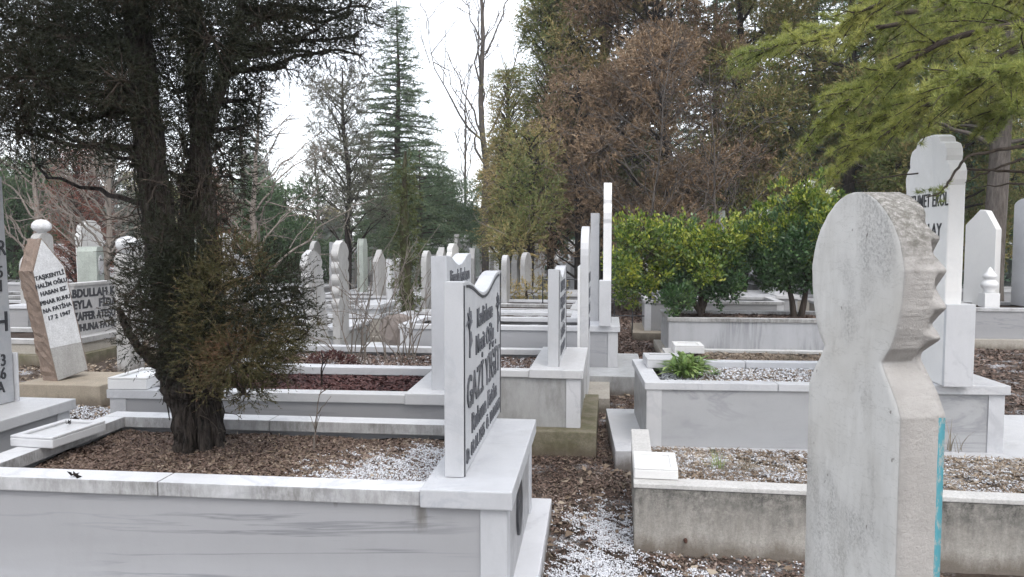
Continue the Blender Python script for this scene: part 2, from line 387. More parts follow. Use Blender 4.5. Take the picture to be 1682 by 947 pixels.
# ------------------------------------------------------------------ vegetation helpers
class Tubes:
    def __init__(self): self.V, self.F, self.n = [], [], 0
    def add(self, pts, rad, sides=6, flute=0.0, rng=None):
        pts = np.asarray(pts, float); k = len(pts)
        rad = np.interp(np.linspace(0, 1, k), np.linspace(0, 1, len(rad)), rad) if len(rad) != k else np.asarray(rad)
        d = np.gradient(pts, axis=0); d /= np.linalg.norm(d, axis=1)[:, None] + 1e-9
        ref = np.array([0.37, 0.93, 0.05]) if abs(d[0, 2]) > 0.6 else np.array([0.1, 0.1, 1.0])
        u = np.cross(d, ref); u /= np.linalg.norm(u, axis=1)[:, None] + 1e-9
        w = np.cross(d, u)
        a = np.linspace(0, 2 * np.pi, sides, endpoint=False)
        rr = rad[:, None] * np.ones(sides)[None, :]
        if flute > 0:
            ph = rng.uniform(0, 6.28, 6)
            s = np.linspace(0, 1, k)[:, None] * 3
            f = sum(np.sin(a[None, :] * m + ph[i] + s * (1.2 + 0.5 * i)) / (1 + 0.35 * i) for i, m in enumerate((3, 5, 8, 11)))
            rr = rr * (1 + flute * f / 2 + flute * 0.4 * rng.normal(size=rr.shape))
        ring = pts[:, None, :] + rr[..., None] * (np.cos(a)[None, :, None] * u[:, None, :] + np.sin(a)[None, :, None] * w[:, None, :])
        self.V.append(ring.reshape(-1, 3))
        i = np.arange(k - 1)[:, None] * sides; j = np.arange(sides)[None, :]; j2 = (j + 1) % sides
        f = np.stack([i + j, i + j2, i + sides + j2, i + sides + j], -1).reshape(-1, 4) + self.n
        self.F.append(f); self.n += k * sides
    def mesh(self, name, mat, smooth=True):
        return raw_mesh(name, np.concatenate(self.V), np.concatenate(self.F), mat, smooth)

def unit(v): return v / (np.linalg.norm(v, axis=-1, keepdims=True) + 1e-9)
def wiggle(rng, a, b, n=8, amp=0.05, sag=0.0):
    a = np.asarray(a, float); b = np.asarray(b, float)
    s = np.linspace(0, 1, n)[:, None]; L = np.linalg.norm(b - a)
    p = a + (b - a) * s
    o = np.cumsum(rng.normal(size=(n, 3)), axis=0) * amp * L / math.sqrt(n); o -= s * o[-1]
    p += o; p[:, 2] -= sag * L * (4 * s[:, 0] * (1 - s[:, 0]))
    return p
class Leaves:
    """small separate faces: 'tri' needles or 'kite' leaves, gathered as arrays"""
    def __init__(self, rng): self.rng = rng; self.T = []
    def sprays(self, c, d, L, k, ll, lw, spread=0.6, flat=None):
        """c, d: (N,3) spray bases and directions; k leaves along each, ll/lw leaf length/width"""
        rng = self.rng; c = np.asarray(c, float); d = unit(np.asarray(d, float)); N = len(c)
        t = np.tile(np.linspace(0.05, 1, k), (N, 1)) + rng.uniform(-0.5, 0.5, (N, k)) / k
        Ls = L * rng.uniform(0.6, 1.3, (N, 1))
        p = c[:, None] + d[:, None] * (t * Ls)[..., None]
        bend = rng.normal(size=(N, 3)) * 0.25
        p += bend[:, None] * ((t ** 2) * Ls)[..., None]
        q = rng.normal(size=(N, k, 3))
        if flat is not None: q[..., 2] *= flat
        q -= (q * d[:, None]).sum(-1, keepdims=True) * d[:, None]
        q = unit(q)
        ld = unit(d[:, None] * math.cos(spread) + q * math.sin(spread) + rng.normal(size=(N, k, 3)) * 0.15)
        sd = unit(np.cross(ld, rng.normal(size=(N, k, 3))))
        l = ll * rng.uniform(0.6, 1.3, (N, k, 1)); w = lw * rng.uniform(0.7, 1.3, (N, k, 1))
        tri = np.stack([p - sd * w / 2, p + sd * w / 2, p + ld * l], 2)
        self.T.append(tri.reshape(-1, 3, 3).astype(np.float32))
    def kites(self, p, ld, ll, lw, fold=0.3):
        rng = self.rng; N = len(p); ld = unit(ld)
        sd = unit(np.cross(ld, rng.normal(size=(N, 3)))); up = np.cross(sd, ld)
        l = ll * rng.uniform(0.6, 1.25, (N, 1)); w = lw * rng.uniform(0.75, 1.25, (N, 1))
        m = p + ld * l * 0.45
        q = np.stack([p, m + sd * w / 2 + up * w * fold * 0.5, p + ld * l - up * l * 0.08, m - sd * w / 2 + up * w * fold * 0.5], 1)
        self.T.append(q.astype(np.float32))
    def mesh(self, name, mat):
        A = np.concatenate(self.T); k = A.shape[1]
        return raw_mesh(name, A.reshape(-1, 3), np.arange(len(A) * k).reshape(-1, k), mat)
def ball(rng, n, r=(1, 1, 1), shell=0.35):
    v = unit(rng.normal(size=(n, 3))); s = rng.uniform(shell ** 3, 1, (n, 1)) ** (1 / 3)
    return v * s * np.asarray(r), v

def tree_thing(name, loc, label, cat, group=None, rz=0.0): return empty(name, loc, rz, label, cat, group)

def conifer(name, label, loc, H, Rad, mat='cedar', z0=0.08, nb=90, droop=0.12, seed=0, needles=10, ll=0.09, lw=0.018, shape=0.85, lift=0.0,
            group=None, tr=None, cat='conifer', bare=0.0, twig=0.32):
    """a trunk with whorled limbs, each limb with flat side sprays"""
    rng = np.random.default_rng(seed); root = tree_thing(name, loc, label, cat, group)
    T = Tubes(); lv = Leaves(rng)
    tr = tr or H * 0.017
    T.add(wiggle(rng, (0, 0, -0.05), (0, 0, H), 12, 0.01), [tr, tr * 0.75, tr * 0.45, 0.012], 8, 0.05, rng)
    C, D = [], []
    for i in range(nb):
        s = (i + rng.uniform(0, 1)) / nb; z = H * (z0 + (0.98 - z0) * s)
        r = Rad * (1 - s) ** shape * rng.uniform(0.7, 1.12) + 0.06
        if z0 > 0.15: r *= min(1.0, 0.55 + s * 2.5)
        a = i * 2.399 + rng.normal() * 0.3
        dr = np.array([math.cos(a), math.sin(a), 0])
        tip = np.array([0, 0, z]) + dr * r + np.array([0, 0, r * (lift - droop + rng.normal() * 0.06)])
        p = wiggle(rng, (0, 0, z), tip, 7, 0.04, -0.04)
        T.add(p, [tr * 0.22 * (1 - s) + 0.012, 0.005], 4)
        n = max(3, int(r / 0.1)); t = rng.uniform(0.12 + bare, 1, n * 3)
        base = np.stack([np.interp(t, np.linspace(0, 1, 7), p[:, k]) for k in range(3)], 1)
        side = np.cross(dr, (0, 0, 1)); sg = rng.choice([-1, 1], n * 3)[:, None]
        dd = dr * 0.75 + side * sg * rng.uniform(0.3, 1.1, (n * 3, 1)) + np.array([0, 0, 1]) * rng.normal(size=(n * 3, 1)) * 0.16
        C.append(base); D.append(dd)
    C = np.concatenate(C); D = np.concatenate(D)
    lv.sprays(C, D, twig, needles, ll, lw, 0.8, flat=0.6)
    link('trunk', T.mesh('trunk', 'bark_brown'), root); link('crown', lv.mesh('crown', mat), root)
    return register(root)

def clump_tree(name, label, loc, H, clumps, mat, seed=0, trunk_r=0.1, per=120, k=14, L=0.16, ll=0.04, lw=0.008, spread=0.6, up=0.4, group=None, cat='tree',
               bark='bark_brown', fork=0.35, twigs=0, twigmat=None, lean=(0, 0), broad=None, sides=8):
    """trunk + one limb to every clump; clumps: (x, y, z, rx, ry, rz) local"""
    rng = np.random.default_rng(seed); root = tree_thing(name, loc, label, cat, group)
    T = Tubes(); lv = Leaves(rng)
    top = np.array([lean[0], lean[1], H])
    tp = wiggle(rng, (0, 0, -0.05), top, 12, 0.02)
    T.add(tp, [trunk_r * 1.25, trunk_r, trunk_r * 0.7, trunk_r * 0.2], sides, 0.08, rng)
    for c in clumps:
        c = np.asarray(c, float); q = max(0.05, min(0.95, (c[2] - fork * np.linalg.norm(c[:2])) / H))
        a = np.array([np.interp(q, np.linspace(0, 1, 12), tp[:, j]) for j in range(3)])
        T.add(wiggle(rng, a, c[:3], 7, 0.06), [trunk_r * 0.3, trunk_r * 0.08 + 0.003], 5)
        n = int(per * (c[3] * c[4] * c[5]) ** (2 / 3) / 0.1)
        pts, v = ball(rng, n, c[3:6])
        m = 5 + n // 40
        ends, _ = ball(rng, m, c[3:6], 0.6)
        for e in ends: T.add(wiggle(rng, c[:3], c[:3] + e, 4, 0.1), [trunk_r * 0.08 + 0.003, 0.002], 3)
        if broad:
            d = v + np.array([0, 0, up]) + rng.normal(size=v.shape) * 0.6
            for j in range(k):
                lv.kites(c[:3] + pts + rng.normal(size=pts.shape) * L * 0.5, d + rng.normal(size=d.shape) * 0.7, ll, lw)
        else:
            d = v + np.array([0, 0, up]) + rng.normal(size=v.shape) * 0.45
            lv.sprays(c[:3] + pts, d, L, k, ll, lw, spread)
    link('trunk', T.mesh('trunk', bark), root); link('crown', lv.mesh('crown', mat), root)
    if twigs:
        W = Tubes()
        for i in range(twigs):
            c = clumps[rng.integers(len(clumps))]; e, _ = ball(rng, 1, c[3:6], 0.5)
            a = np.array(c[:3]) + e[0]; b = a + unit(rng.normal(size=3) + np.array([0, 0, 0.3])) * rng.uniform(0.3, 0.8)
            W.add(wiggle(rng, a, b, 5, 0.15), [0.008, 0.004], 3)
        link('dead_twigs', W.mesh('dead_twigs', twigmat or 'bark_pale'), root)
    return register(root)

def bare_tree(name, label, loc, H, seed=0, r=0.1, spread=0.5, n1=14, mat='bark_grey', lean=(0, 0), z0=0.35, sub=7, group=None, cat='bare tree', tip=0.004, upw=1.0):
    rng = np.random.default_rng(seed); root = tree_thing(name, loc, label, cat, group)
    T = Tubes(); W = Tubes(); tp = wiggle(rng, (0, 0, -0.05), (lean[0], lean[1], H), 14, 0.02)
    T.add(tp, [r * 1.2, r, r * 0.6, r * 0.15], 8, 0.04, rng)
    for i in range(n1):
        q = z0 + (0.97 - z0) * (i + rng.uniform(0, 1)) / n1
        a = np.array([np.interp(q, np.linspace(0, 1, 14), tp[:, j]) for j in range(3)])
        an = i * 2.4 + rng.normal() * 0.4; Lb = H * spread * (1.05 - q) * rng.uniform(0.7, 1.2) + 0.25
        d = unit(np.array([math.cos(an), math.sin(an), upw * rng.uniform(0.6, 1.5)]))
        p = wiggle(rng, a, a + d * Lb + np.array([0, 0, Lb * 0.15]), 9, 0.08)
        W.add(p, [r * 0.45 * (1.1 - q) + tip, tip], 5)
        for j in range(sub):
            t = rng.uniform(0.2, 1); s = np.array([np.interp(t, np.linspace(0, 1, 9), p[:, m]) for m in range(3)])
            d2 = unit(d + rng.normal(size=3) * 0.55); L2 = Lb * rng.uniform(0.2, 0.5)
            p2 = wiggle(rng, s, s + d2 * L2, 6, 0.09); W.add(p2, [r * 0.12 * (1.1 - q) + tip, tip * 0.7], 4)
            for m in range(3):
                s2 = p2[rng.integers(1, 6)]; W.add(wiggle(rng, s2, s2 + unit(d2 + rng.normal(size=3) * 0.6) * L2 * rng.uniform(0.3, 0.6), 4, 0.1), [tip * 0.9, tip * 0.5], 3)
    link('trunk', T.mesh('trunk', mat), root); link('crown', W.mesh('crown', mat), root)
    return register(root)

def wavy(x, y, s=1.0, seed=0):
    return (np.sin(x * 2.1 * s + 1.3 * seed + np.sin(y * 1.7 * s)) + np.sin(y * 2.7 * s + seed + 1.4 * np.sin(x * 1.3 * s)) + np.sin((x + y) * 4.9 * s + seed * 2)) / 3
def litter(name, label, n, xr, yr, zf, mat, size=0.02, seed=0, mask=None, aspect=0.6, thick=0.014, xf=None):
    """curled dead leaves lying on a surface; one uncountable mass"""
    rng = np.random.default_rng(seed); x = rng.uniform(*xr, n); y = rng.uniform(*yr, n)
    if mask is not None:
        k = rng.uniform(0, 1, n) < mask(x, y); x, y = x[k], y[k]
    n = len(x); z = zf(x, y) + rng.uniform(0.001, thick, n)
    p = np.stack([x, y, z], 1); a = rng.uniform(0, 6.28, n)
    ld = np.stack([np.cos(a), np.sin(a), rng.normal(size=n) * 0.35], 1); ld = unit(ld)
    sd = unit(np.cross(ld, np.stack([rng.normal(size=n) * 0.35, rng.normal(size=n) * 0.35, np.ones(n)], 1))); up = np.cross(sd, ld)
    l = (size * rng.uniform(0.5, 1.5, (n, 1))); w = l * aspect * rng.uniform(0.5, 1.2, (n, 1)); cu = rng.uniform(-0.4, 0.6, (n, 1))
    q = np.stack([p - ld * l / 2, p + sd * w / 2 + up * w * cu, p + ld * l / 2 + up * l * 0.12, p - sd * w / 2 + up * w * cu], 1)
    o = link(name, raw_mesh(name, q.reshape(-1, 3), np.arange(4 * n).reshape(-1, 4), mat))
    return tag(o, label, 'leaf litter', None, 'stuff')
_ico = None
def grains(name, label, n, xr, yr, zf, mat, size=0.008, seed=0, mask=None, cat='hail', flat=0.7):
    rng = np.random.default_rng(seed); x = rng.uniform(*xr, n); y = rng.uniform(*yr, n)
    if mask is not None:
        k = rng.uniform(0, 1, n) < mask(x, y); x, y = x[k], y[k]
    n = len(x); p = np.stack([x, y, zf(x, y) + size * 0.35 + rng.uniform(0, 0.012, n)], 1)
    o8 = np.array([(1, 0, 0), (0, 1, 0), (-1, 0, 0), (0, -1, 0), (0, 0, 1), (0, 0, -1)], float)
    f8 = np.array([(0, 1, 4), (1, 2, 4), (2, 3, 4), (3, 0, 4), (1, 0, 5), (2, 1, 5), (3, 2, 5), (0, 3, 5)])
    a = rng.uniform(0, 6.28, n); s = size * rng.uniform(0.5, 1.5, (n, 1, 1)) * np.stack([rng.uniform(0.7, 1.4, n), rng.uniform(0.7, 1.4, n), np.full(n, flat)], 1)[:, None]
    v = o8[None] * s; c, d = np.cos(a)[:, None], np.sin(a)[:, None]
    v = np.stack([v[..., 0] * c - v[..., 1] * d, v[..., 0] * d + v[..., 1] * c, v[..., 2] + v[..., 0] * rng.normal(size=(n, 1)) * 0.3], -1) + p[:, None]
    f = (f8[None] + (np.arange(n) * 6)[:, None, None]).reshape(-1, 3)
    return tag(link(name, raw_mesh(name, v.reshape(-1, 3), f, mat)), label, cat, None, 'stuff')

# ================================================================== THE SETTING
def grid_mesh(name, xs, ys, zf, mat):
    X, Y = np.meshgrid(xs, ys); Z = zf(X, Y); V = np.stack([X, Y, Z], -1).reshape(-1, 3)
    nx = len(xs); i = np.arange(len(ys) - 1)[:, None] * nx; j = np.arange(nx - 1)[None]
    return raw_mesh(name, V, np.stack([i + j, i + j + 1, i + nx + j + 1, i + nx + j], -1).reshape(-1, 4), mat, True)
def gz(x, y): return 0.012 * wavy(x, y, 2.2, 1) + 0.006 * wavy(x, y, 7, 3) - 0.01
xs = np.concatenate([np.linspace(-300, -14, 12), np.linspace(-13, 13, 320), np.linspace(14, 300, 12)])
ys = np.concatenate([np.linspace(-200, -2, 8), np.linspace(-1, 20, 300), np.linspace(21, 500, 20)])
tag(link('ground', grid_mesh('ground', xs, ys, lambda x, y: np.where((np.abs(x) < 13) & (y < 20) & (y > -1), gz(x, y), -0.01), 'ground')), None, None, None, 'structure')

# ================================================================== GRAVES
def grave(name, label, x, y, L, Wd, h, rz=0.0, rim=0.12, cap=0.05, over=0.02, soil='soil', soil_dz=0.08, wall='marble_panel', coping='marble_coping',
          slab=None, slabmat='concrete_slab', ped=None, pedmat='marble_clean', pil=True, group=None, foot=None, low=False, zb=0.0, seamed=True, bev=0.004, pedt=None, cat='grave'):
    """x, y: near-left corner; local x runs along the grave. ped=(width, side) is the flat stone at the head end."""
    g = empty(name, (x, y, 0), rz, label, cat, group)
    hc = h - cap; t = 0.04; z0 = zb
    if slab:
        sx0, sx1, sy0, sy1, sh = slab; z0 = sh
        boxes('base_slab', [(sx0, sx1, sy0, sy1, -0.05, sh)], slabmat, g, 0.008)
    else: z0 = -0.03
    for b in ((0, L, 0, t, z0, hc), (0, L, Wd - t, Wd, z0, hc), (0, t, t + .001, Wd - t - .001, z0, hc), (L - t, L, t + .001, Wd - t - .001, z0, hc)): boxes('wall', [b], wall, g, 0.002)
    if pil:
        pw = 0.1
        for b in ((-0.006, pw, -0.008, 0.004, z0, hc - .001), (L - pw, L + 0.006, -0.008, 0.004, z0, hc - .001),
                  (L - 0.004, L + 0.008, 0.006, pw, z0, hc - .001), (L - 0.004, L + 0.008, Wd - pw, Wd, z0, hc - .001)): boxes('corner_post', [b], pedmat, g, 0.002)
    o = over; xa, xb = -o, L + o
    pa = pb = 0.0
    if ped and ped[1] == 'R': pb = ped[0]
    if ped and ped[1] == 'L': pa = ped[0]
    ia, ib = (rim if not pa else pa), (rim if not pb else pb)
    bs = []
    def run(xx0, xx1, yy0, yy1):
        if seamed and xx1 - xx0 > 1.3:
            m = xx0 + (xx1 - xx0) * 0.47
            bs.append((xx0, m - .0025, yy0, yy1, hc, h)); bs.append((m + .0025, xx1, yy0, yy1, hc, h))
        else: bs.append((xx0, xx1, yy0, yy1, hc, h))
    xs0 = xa + pa * (pa > 0) + 0.001; xs1 = xb - pb * (pb > 0) - 0.001
    if not pa: xs0 = xa
    if not pb: xs1 = xb
    run(xs0, xs1, -o, rim - o); run(xs0, xs1, Wd + o - rim, Wd + o)
    if not pa: bs.append((xa, xa + rim, rim - o + .001, Wd + o - rim - .001, hc, h))
    if not pb: bs.append((xb - rim, xb, rim - o + .001, Wd + o - rim - .001, hc, h))
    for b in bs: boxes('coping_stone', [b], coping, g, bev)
    pt = pedt if pedt is not None else 0.012
    if pa: boxes('pedestal', [(xa - .01, xa + pa, -o - .012, Wd + o + .012, hc - .003, h + pt)], pedmat, g, 0.006)
    if pb: boxes('pedestal', [(xb - pb, xb + .01, -o - .012, Wd + o + .012, hc - .003, h + pt)], pedmat, g, 0.006)
    sx = np.linspace(t + .001, L - t - .001, 60); sy = np.linspace(t + .001, Wd - t - .001, 30)
    zs = h - soil_dz
    me = grid_mesh('soil', sx, sy, lambda a, b: zs + 0.012 * wavy(a, b, 3, 2) + 0.005 * wavy(a, b, 11, 5), soil)
    link('soil', me, g)
    return g

gA = grave('marble_grave', 'large grey marble grave in the left foreground with a dark juniper growing from its soil', -2.82, 2.93, 2.42, 1.19, 0.60, R(1.0),
           rim=0.13, cap=0.06, soil='soil', soil_dz=0.10, slab=(-0.06, 2.53, -0.12, 1.36, 0.12), slabmat='marble_clean', ped=(0.36, 'R'), pedmat='marble_blue', pil=True, wall='marble_panel_a')
gB = grave('marble_grave', 'white marble grave filled with red dead leaves just behind the juniper grave', -3.16, 4.52, 2.32, 1.06, 0.65, R(2.0), rim=0.12, cap=0.055,
           soil='soil_red', soil_dz=0.09, slab=(-.08, 2.4, -.06, 1.12, 0.1), ped=(0.42, 'R'), coping='marble_clean', pedmat='marble_clean')
gD = grave('marble_grave', 'rain stained marble grave on a mossy concrete slab, third grave left of the path', -3.0, 5.74, 2.79, 1.2, 0.62, 0, rim=0.12, cap=0.05,
           soil='soil_white', soil_dz=0.10, slab=(-.1, 2.92, -.13, 1.3, 0.19), slabmat='concrete_moss', ped=(0.40, 'R'), wall='marble_drip', coping='marble_clean', pedmat='marble_clean')
gG = grave('marble_grave', 'low white marble grave behind the mossy slab with a thin arched headstone at its end', -2.9, 7.42, 2.62, 0.9, 0.42, 0, rim=0.12, cap=0.05,
           soil='soil_white', soil_dz=0.08, slab=(-.1, 2.92, -.32, .95, 0.14), slabmat='concrete_slab', wall='marble_panel', pil=False)
gH = grave('marble_grave', 'tall white marble grave beside the path with wide base slab and the tallest thin headstone', -2.35, 8.5, 2.45, 1.0, 0.65, 0, rim=0.12, cap=0.05,
           soil='soil_white', soil_dz=0.09, slab=(-.1, 2.72, -.55, 1.1, 0.2), slabmat='marble_drip', ped=(0.36, 'R'), pedmat='marble_clean', coping='marble_clean')
gE = grave('marble_grave', 'white marble grave with grey diagonal veins and white gravel behind the plain concrete grave', 0.28, 5.47, 2.42, 1.06, 0.60, R(3.0), rim=0.12, cap=0.05,
           soil='soil_white', soil_dz=0.07, slab=(-.23, 3.6, -.13, 1.22, 0.14), slabmat='marble_clean', ped=(0.50, 'R'), wall='marble_diag', coping='marble_clean', pedmat='marble_clean')

# C: the plain cast concrete grave, open towards the slab behind it
gC = empty('concrete_grave', (0.14, 3.92, 0), R(-1.0), 'stained plain concrete grave with dry grass and gravel in the right foreground', 'grave')
boxes('wall', [(0, 3.4, 0, 0.10, -0.05, 0.335), (0, 0.10, 0.102, 1.15, -0.05, 0.335)], 'concrete_c', gC, 0.006)
boxes('coping', [(-0.004, 3.4, -0.006, 0.11, 0.336, 0.36), (-0.004, 0.11, 0.111, 1.15, 0.336, 0.36)], 'concrete_rim', gC, 0.005)
link('soil', grid_mesh('soil', np.linspace(0.1, 3.4, 80), np.linspace(0.10, 1.18, 30), lambda a, b: 0.30 - 0.06 * b + 0.012 * wavy(a, b, 4, 2), 'soil_white'), gC)
# rusty iron stub on its front
ph = onz(1133, 889, 0.1); sx = onx  # spot measured on the near wall
bm = bmesh.new(); bmesh.ops.create_cone(bm, cap_ends=True, segments=10, radius1=0.011, radius2=0.008, depth=0.03, matrix=Matrix.Translation((0.26, -0.012, 0.075)) @ Matrix.Rotation(R(90), 4, 'X'))
bmesh.ops.create_icosphere(bm, subdivisions=1, radius=0.006, matrix=Matrix.Translation((0.26, -0.028, 0.075)))
me = bpy.data.meshes.new('iron_stub'); bm.to_mesh(me); bm.free(); setmats(me, plain('rusty_iron', (0.07, 0.035, 0.025), 0.8)); link('iron_stub', me, gC)

gI = grave('concrete_grave', 'low pale concrete grave with dry weeds between the gravelled grave and the streaked marble grave', 0.62, 7.55, 2.5, 0.85, 0.44, R(1), rim=0.11, cap=0.03,
           soil='soil_white', soil_dz=0.05, wall='concrete_slab', coping='concrete_rim', pil=False, slab=(-.12, 2.6, -.1, 1.0, 0.1), seamed=False)
gJ = grave('marble_grave', 'marble grave with dark vertical streaks, with two evergreen shrubs growing in it', 0.80, 10.35, 2.75, 1.2, 0.58, R(1), rim=0.12, cap=0.05,
           soil='soil', soil_dz=0.07, wall='marble_streak', coping='marble_coping', pil=False, slab=(-.1, 2.85, -.1, 1.3, 0.12))
gJ2 = grave('marble_grave', 'small grey marble grave on a brown slab left of the yellow green shrub', 0.60, 12.8, 2.2, 1.1, 0.62, 0, rim=0.12, cap=0.05,
            soil='soil', soil_dz=0.08, wall='marble_panel', coping='marble_coping', slab=(-.2, 2.3, -.35, 1.2, 0.12), slabmat='concrete_tan')
gK = grave('marble_grave', 'grey marble walled grave at the right edge of the photo behind the scalloped headstone', 5.1, 12.2, 4.2, 1.3, 0.60, 0, rim=0.12, cap=0.05, soil='soil', soil_dz=0.05,
           wall='marble_panel', coping='marble_coping', pil=False, slab=(-.1, 4.3, -.12, 1.4, 0.14))
gL = grave('marble_grave', 'white marble grave at the left edge of the photo under the tall dated headstone', -5.7, 3.2, 2.36, 1.16, 0.60, R(0), rim=0.12, cap=0.05, soil='soil', soil_dz=0.07,
           slab=(-.05, 2.45, -.1, 1.25, 0.1), ped=(0.5, 'R'), coping='marble_clean', pedmat='marble_clean')
gN = grave('marble_grave', 'old grey marble grave carrying the black lettered panel', -9.2, 9.0, 2.4, 1.25, 0.33, 0, rim=0.12, cap=0.06, soil='soil', soil_dz=0.07, slab=(-.1, 2.5, -.1, 1.35, 0.14),
           slabmat='concrete_moss', ped=(0.4, 'R'), pedmat='marble_far', wall='concrete_slab', coping='marble_far')

# ------------------------------------------------------------------ headstones by the path
def panel_outline(w, z0, z1, dip, flat=0.07, n=14):
    o = [(0, z0), (w, z0), (w, z1)]
    for i in range(n + 1):
        s = i / n; y = w - flat - (w - 2 * flat) * s
        o.append((y, z1 - dip * (0.5 - 0.5 * math.cos(2 * math.pi * s))))
    o.append((0, z1)); return o
def scallop_outline(w, z0, zs, z1):
    """centre lobe with stepped side lobes"""
    c = w / 2; k = (z1 - zs)
    half = [(c, z0), (c, zs), (c * 1.04, zs + .10 * k), (c * 1.05, zs + .25 * k), (c * 0.98, zs + .38 * k), (c * 0.86, zs + .45 * k), (c * 0.84, zs + .46 * k), (c * 0.86, zs + .55 * k),
            (c * 0.84, zs + .68 * k), (c * 0.76, zs + .78 * k), (c * 0.62, zs + .82 * k), (c * 0.56, zs + .83 * k), (c * 0.5, zs + .93 * k), (c * 0.34, zs + .985 * k), (c * 0.15, z1)]
    return [(c + a, z) for a, z in half] + [(c - a, z) for a, z in reversed(half)]
def arch_outline(w, z0, zs, z1, n=14, point=False):
    o = [(0, z0), (w, z0), (w, zs)]
    if point: o += [(w / 2, z1)]
    else: o += [(w / 2 + w / 2 * math.cos(math.pi * i / n), zs + (z1 - zs) * math.sin(math.pi * i / n)) for i in range(1, n)]
    return o + [(0, zs)]

# A
hA = empty('headstone', (-0.592, 3.10, 0.615), R(1.0), 'white dipped-top headstone lettered GAZİ YİĞİT at the near end of the juniper grave', 'headstone')
wA = 1.24
link('slab', slab_mesh('slab', panel_outline(wA, 0, 0.815, 0.08), 0.082, 'marble_blue'), hA)
# black groove line along the near edge and below the dip, raised border
bm = bmesh.new(); bm_box(bm, 0.0005, 0.004, 0.008, 0.020, 0.0, 0.80); bm_box(bm, 0.0005, 0.004, wA - 0.02, wA - 0.008, 0.0, 0.80)
for i in range(16):
    s0, s1 = i / 16, (i + 1) / 16
    def zz(s): return 0.80 - 0.08 * (0.5 - 0.5 * math.cos(2 * math.pi * s)) - 0.012
    y0_, y1_ = 0.07 + (wA - .14) * s0, 0.07 + (wA - .14) * s1
    v = [bm.verts.new(p) for p in ((0.004, y0_, zz(s0)), (0.004, y1_, zz(s1)), (0.004, y1_, zz(s1) + .012), (0.004, y0_, zz(s0) + .012),
                                   (0.0005, y0_, zz(s0)), (0.0005, y1_, zz(s1)), (0.0005, y1_, zz(s1) + .012), (0.0005, y0_, zz(s0) + .012))]
    bm.faces.new(v[:4]); bm.faces.new((v[4], v[5], v[1], v[0])); bm.faces.new((v[3], v[2], v[6], v[7]))
me = bpy.data.meshes.new('border_line'); bm.to_mesh(me); bm.free(); setmats(me, 'black'); link('border_line', me, hA)
text_obj('lettering', [('Kadirhane', wA / 2, 0.625, 0.125, 1.0), ('Mecit Oğlu', wA / 2, 0.505, 0.125, 1.0), ('GAZİ YİĞİT', wA / 2, 0.325, 0.20, 0.95),
                       ('Ruhuna Fatiha', wA / 2, 0.175, 0.125, 1.15), ('D. 03.11.1955  Ö. 10.10.1985', wA / 2, 0.065, 0.085, 1.05)], 'lettering_grey', hA, '+x', 0.003, 0.003)
# carved tulips in the two upper corners
def motif(parent, yc, zc, s, plane=0.003):
    parent = [c for c in bpy.data.objects if c.parent == parent and c.name.startswith('slab')][0]
    T = Tubes()
    for k in range(5):
        a = R(-50 + 25 * k); T.add([(plane, yc + 0.01 * k * 0, zc), (plane, yc + math.sin(a) * s * .5, zc + math.cos(a) * s * .6), (plane, yc + math.sin(a * 1.5) * s * .75, zc + math.cos(a * 1.5) * s)], [0.003, 0.008, 0.002], 5)
    T.add([(plane, yc, zc - s * 1.2), (plane, yc + .01, zc - s * .5), (plane, yc, zc)], [0.005, 0.004, 0.004], 5)
    T.add([(plane, yc, zc - s * .9), (plane, yc + s * .4, zc - s * .5), (plane, yc + s * .45, zc - s * .1)], [0.003, 0.008, 0.002], 5)
    link('carved_flower', T.mesh('carved_flower', 'lettering_grey'), parent)
motif(hA, 0.14, 0.60, 0.10); motif(hA, wA - 0.14, 0.60, 0.10)
# dark arched plaque on the end of grave A
xe = -2.82 + 2.42 + 0.006
oo = [(0.10 * math.cos(2 * math.pi * i / 24), 0.13 * math.sin(2 * math.pi * i / 24)) for i in range(24)]
pl = link('plaque', slab_mesh('plaque', oo, 0.012, 'black', 0.002), gA, (2.432, 0.52, 0.36))
# B
hB = empty('headstone', (-1.0, 4.69, 0.66), R(2.0), 'white dipped-top headstone whose name line stands just above the GAZİ YİĞİT stone', 'headstone')
link('slab', slab_mesh('slab', panel_outline(1.06, 0, 0.845, 0.07), 0.10, 'marble_blue'), hB)
text_obj('lettering', [('Hüsnedin Karakoyun', 0.54, 0.70, 0.13, 0.74), ('H', 0.17, 0.40, 0.13, 0.8), ('D', 0.17, 0.10, 0.10, 0.8)], 'lettering_grey', hB, '+x', 0.002, 0.003)
# D
hD = empty('headstone', (-0.375, 5.85, 0.63), 0, 'white dipped-top headstone on the rain stained grave over the mossy slab', 'headstone')
link('slab', slab_mesh('slab', panel_outline(1.02, 0, 0.75, 0.08), 0.085, 'marble_blue'), hD)
bm = bmesh.new()
for b in ((0.0005, 0.004, 0.006, 0.018, 0, .735), (0.0005, 0.004, 1.0, 1.012, 0, .735)): bm_box(bm, *b)
me = bpy.data.meshes.new('border_line'); bm.to_mesh(me); bm.free(); setmats(me, 'black'); link('border_line', me, hD)
text_obj('lettering', [('RUHUNA', 0.51, 0.60, 0.12, 1.2), ('HACI ALİ', 0.51, 0.47, 0.13, 1.2), ('OĞLU', 0.51, 0.35, 0.12, 1.3), ('FATİHA', 0.51, 0.22, 0.12, 1.3), ('1931 1998', 0.51, 0.09, 0.11, 1.2)], 'lettering_grey', hD, '+x', 0.002, 0.003)
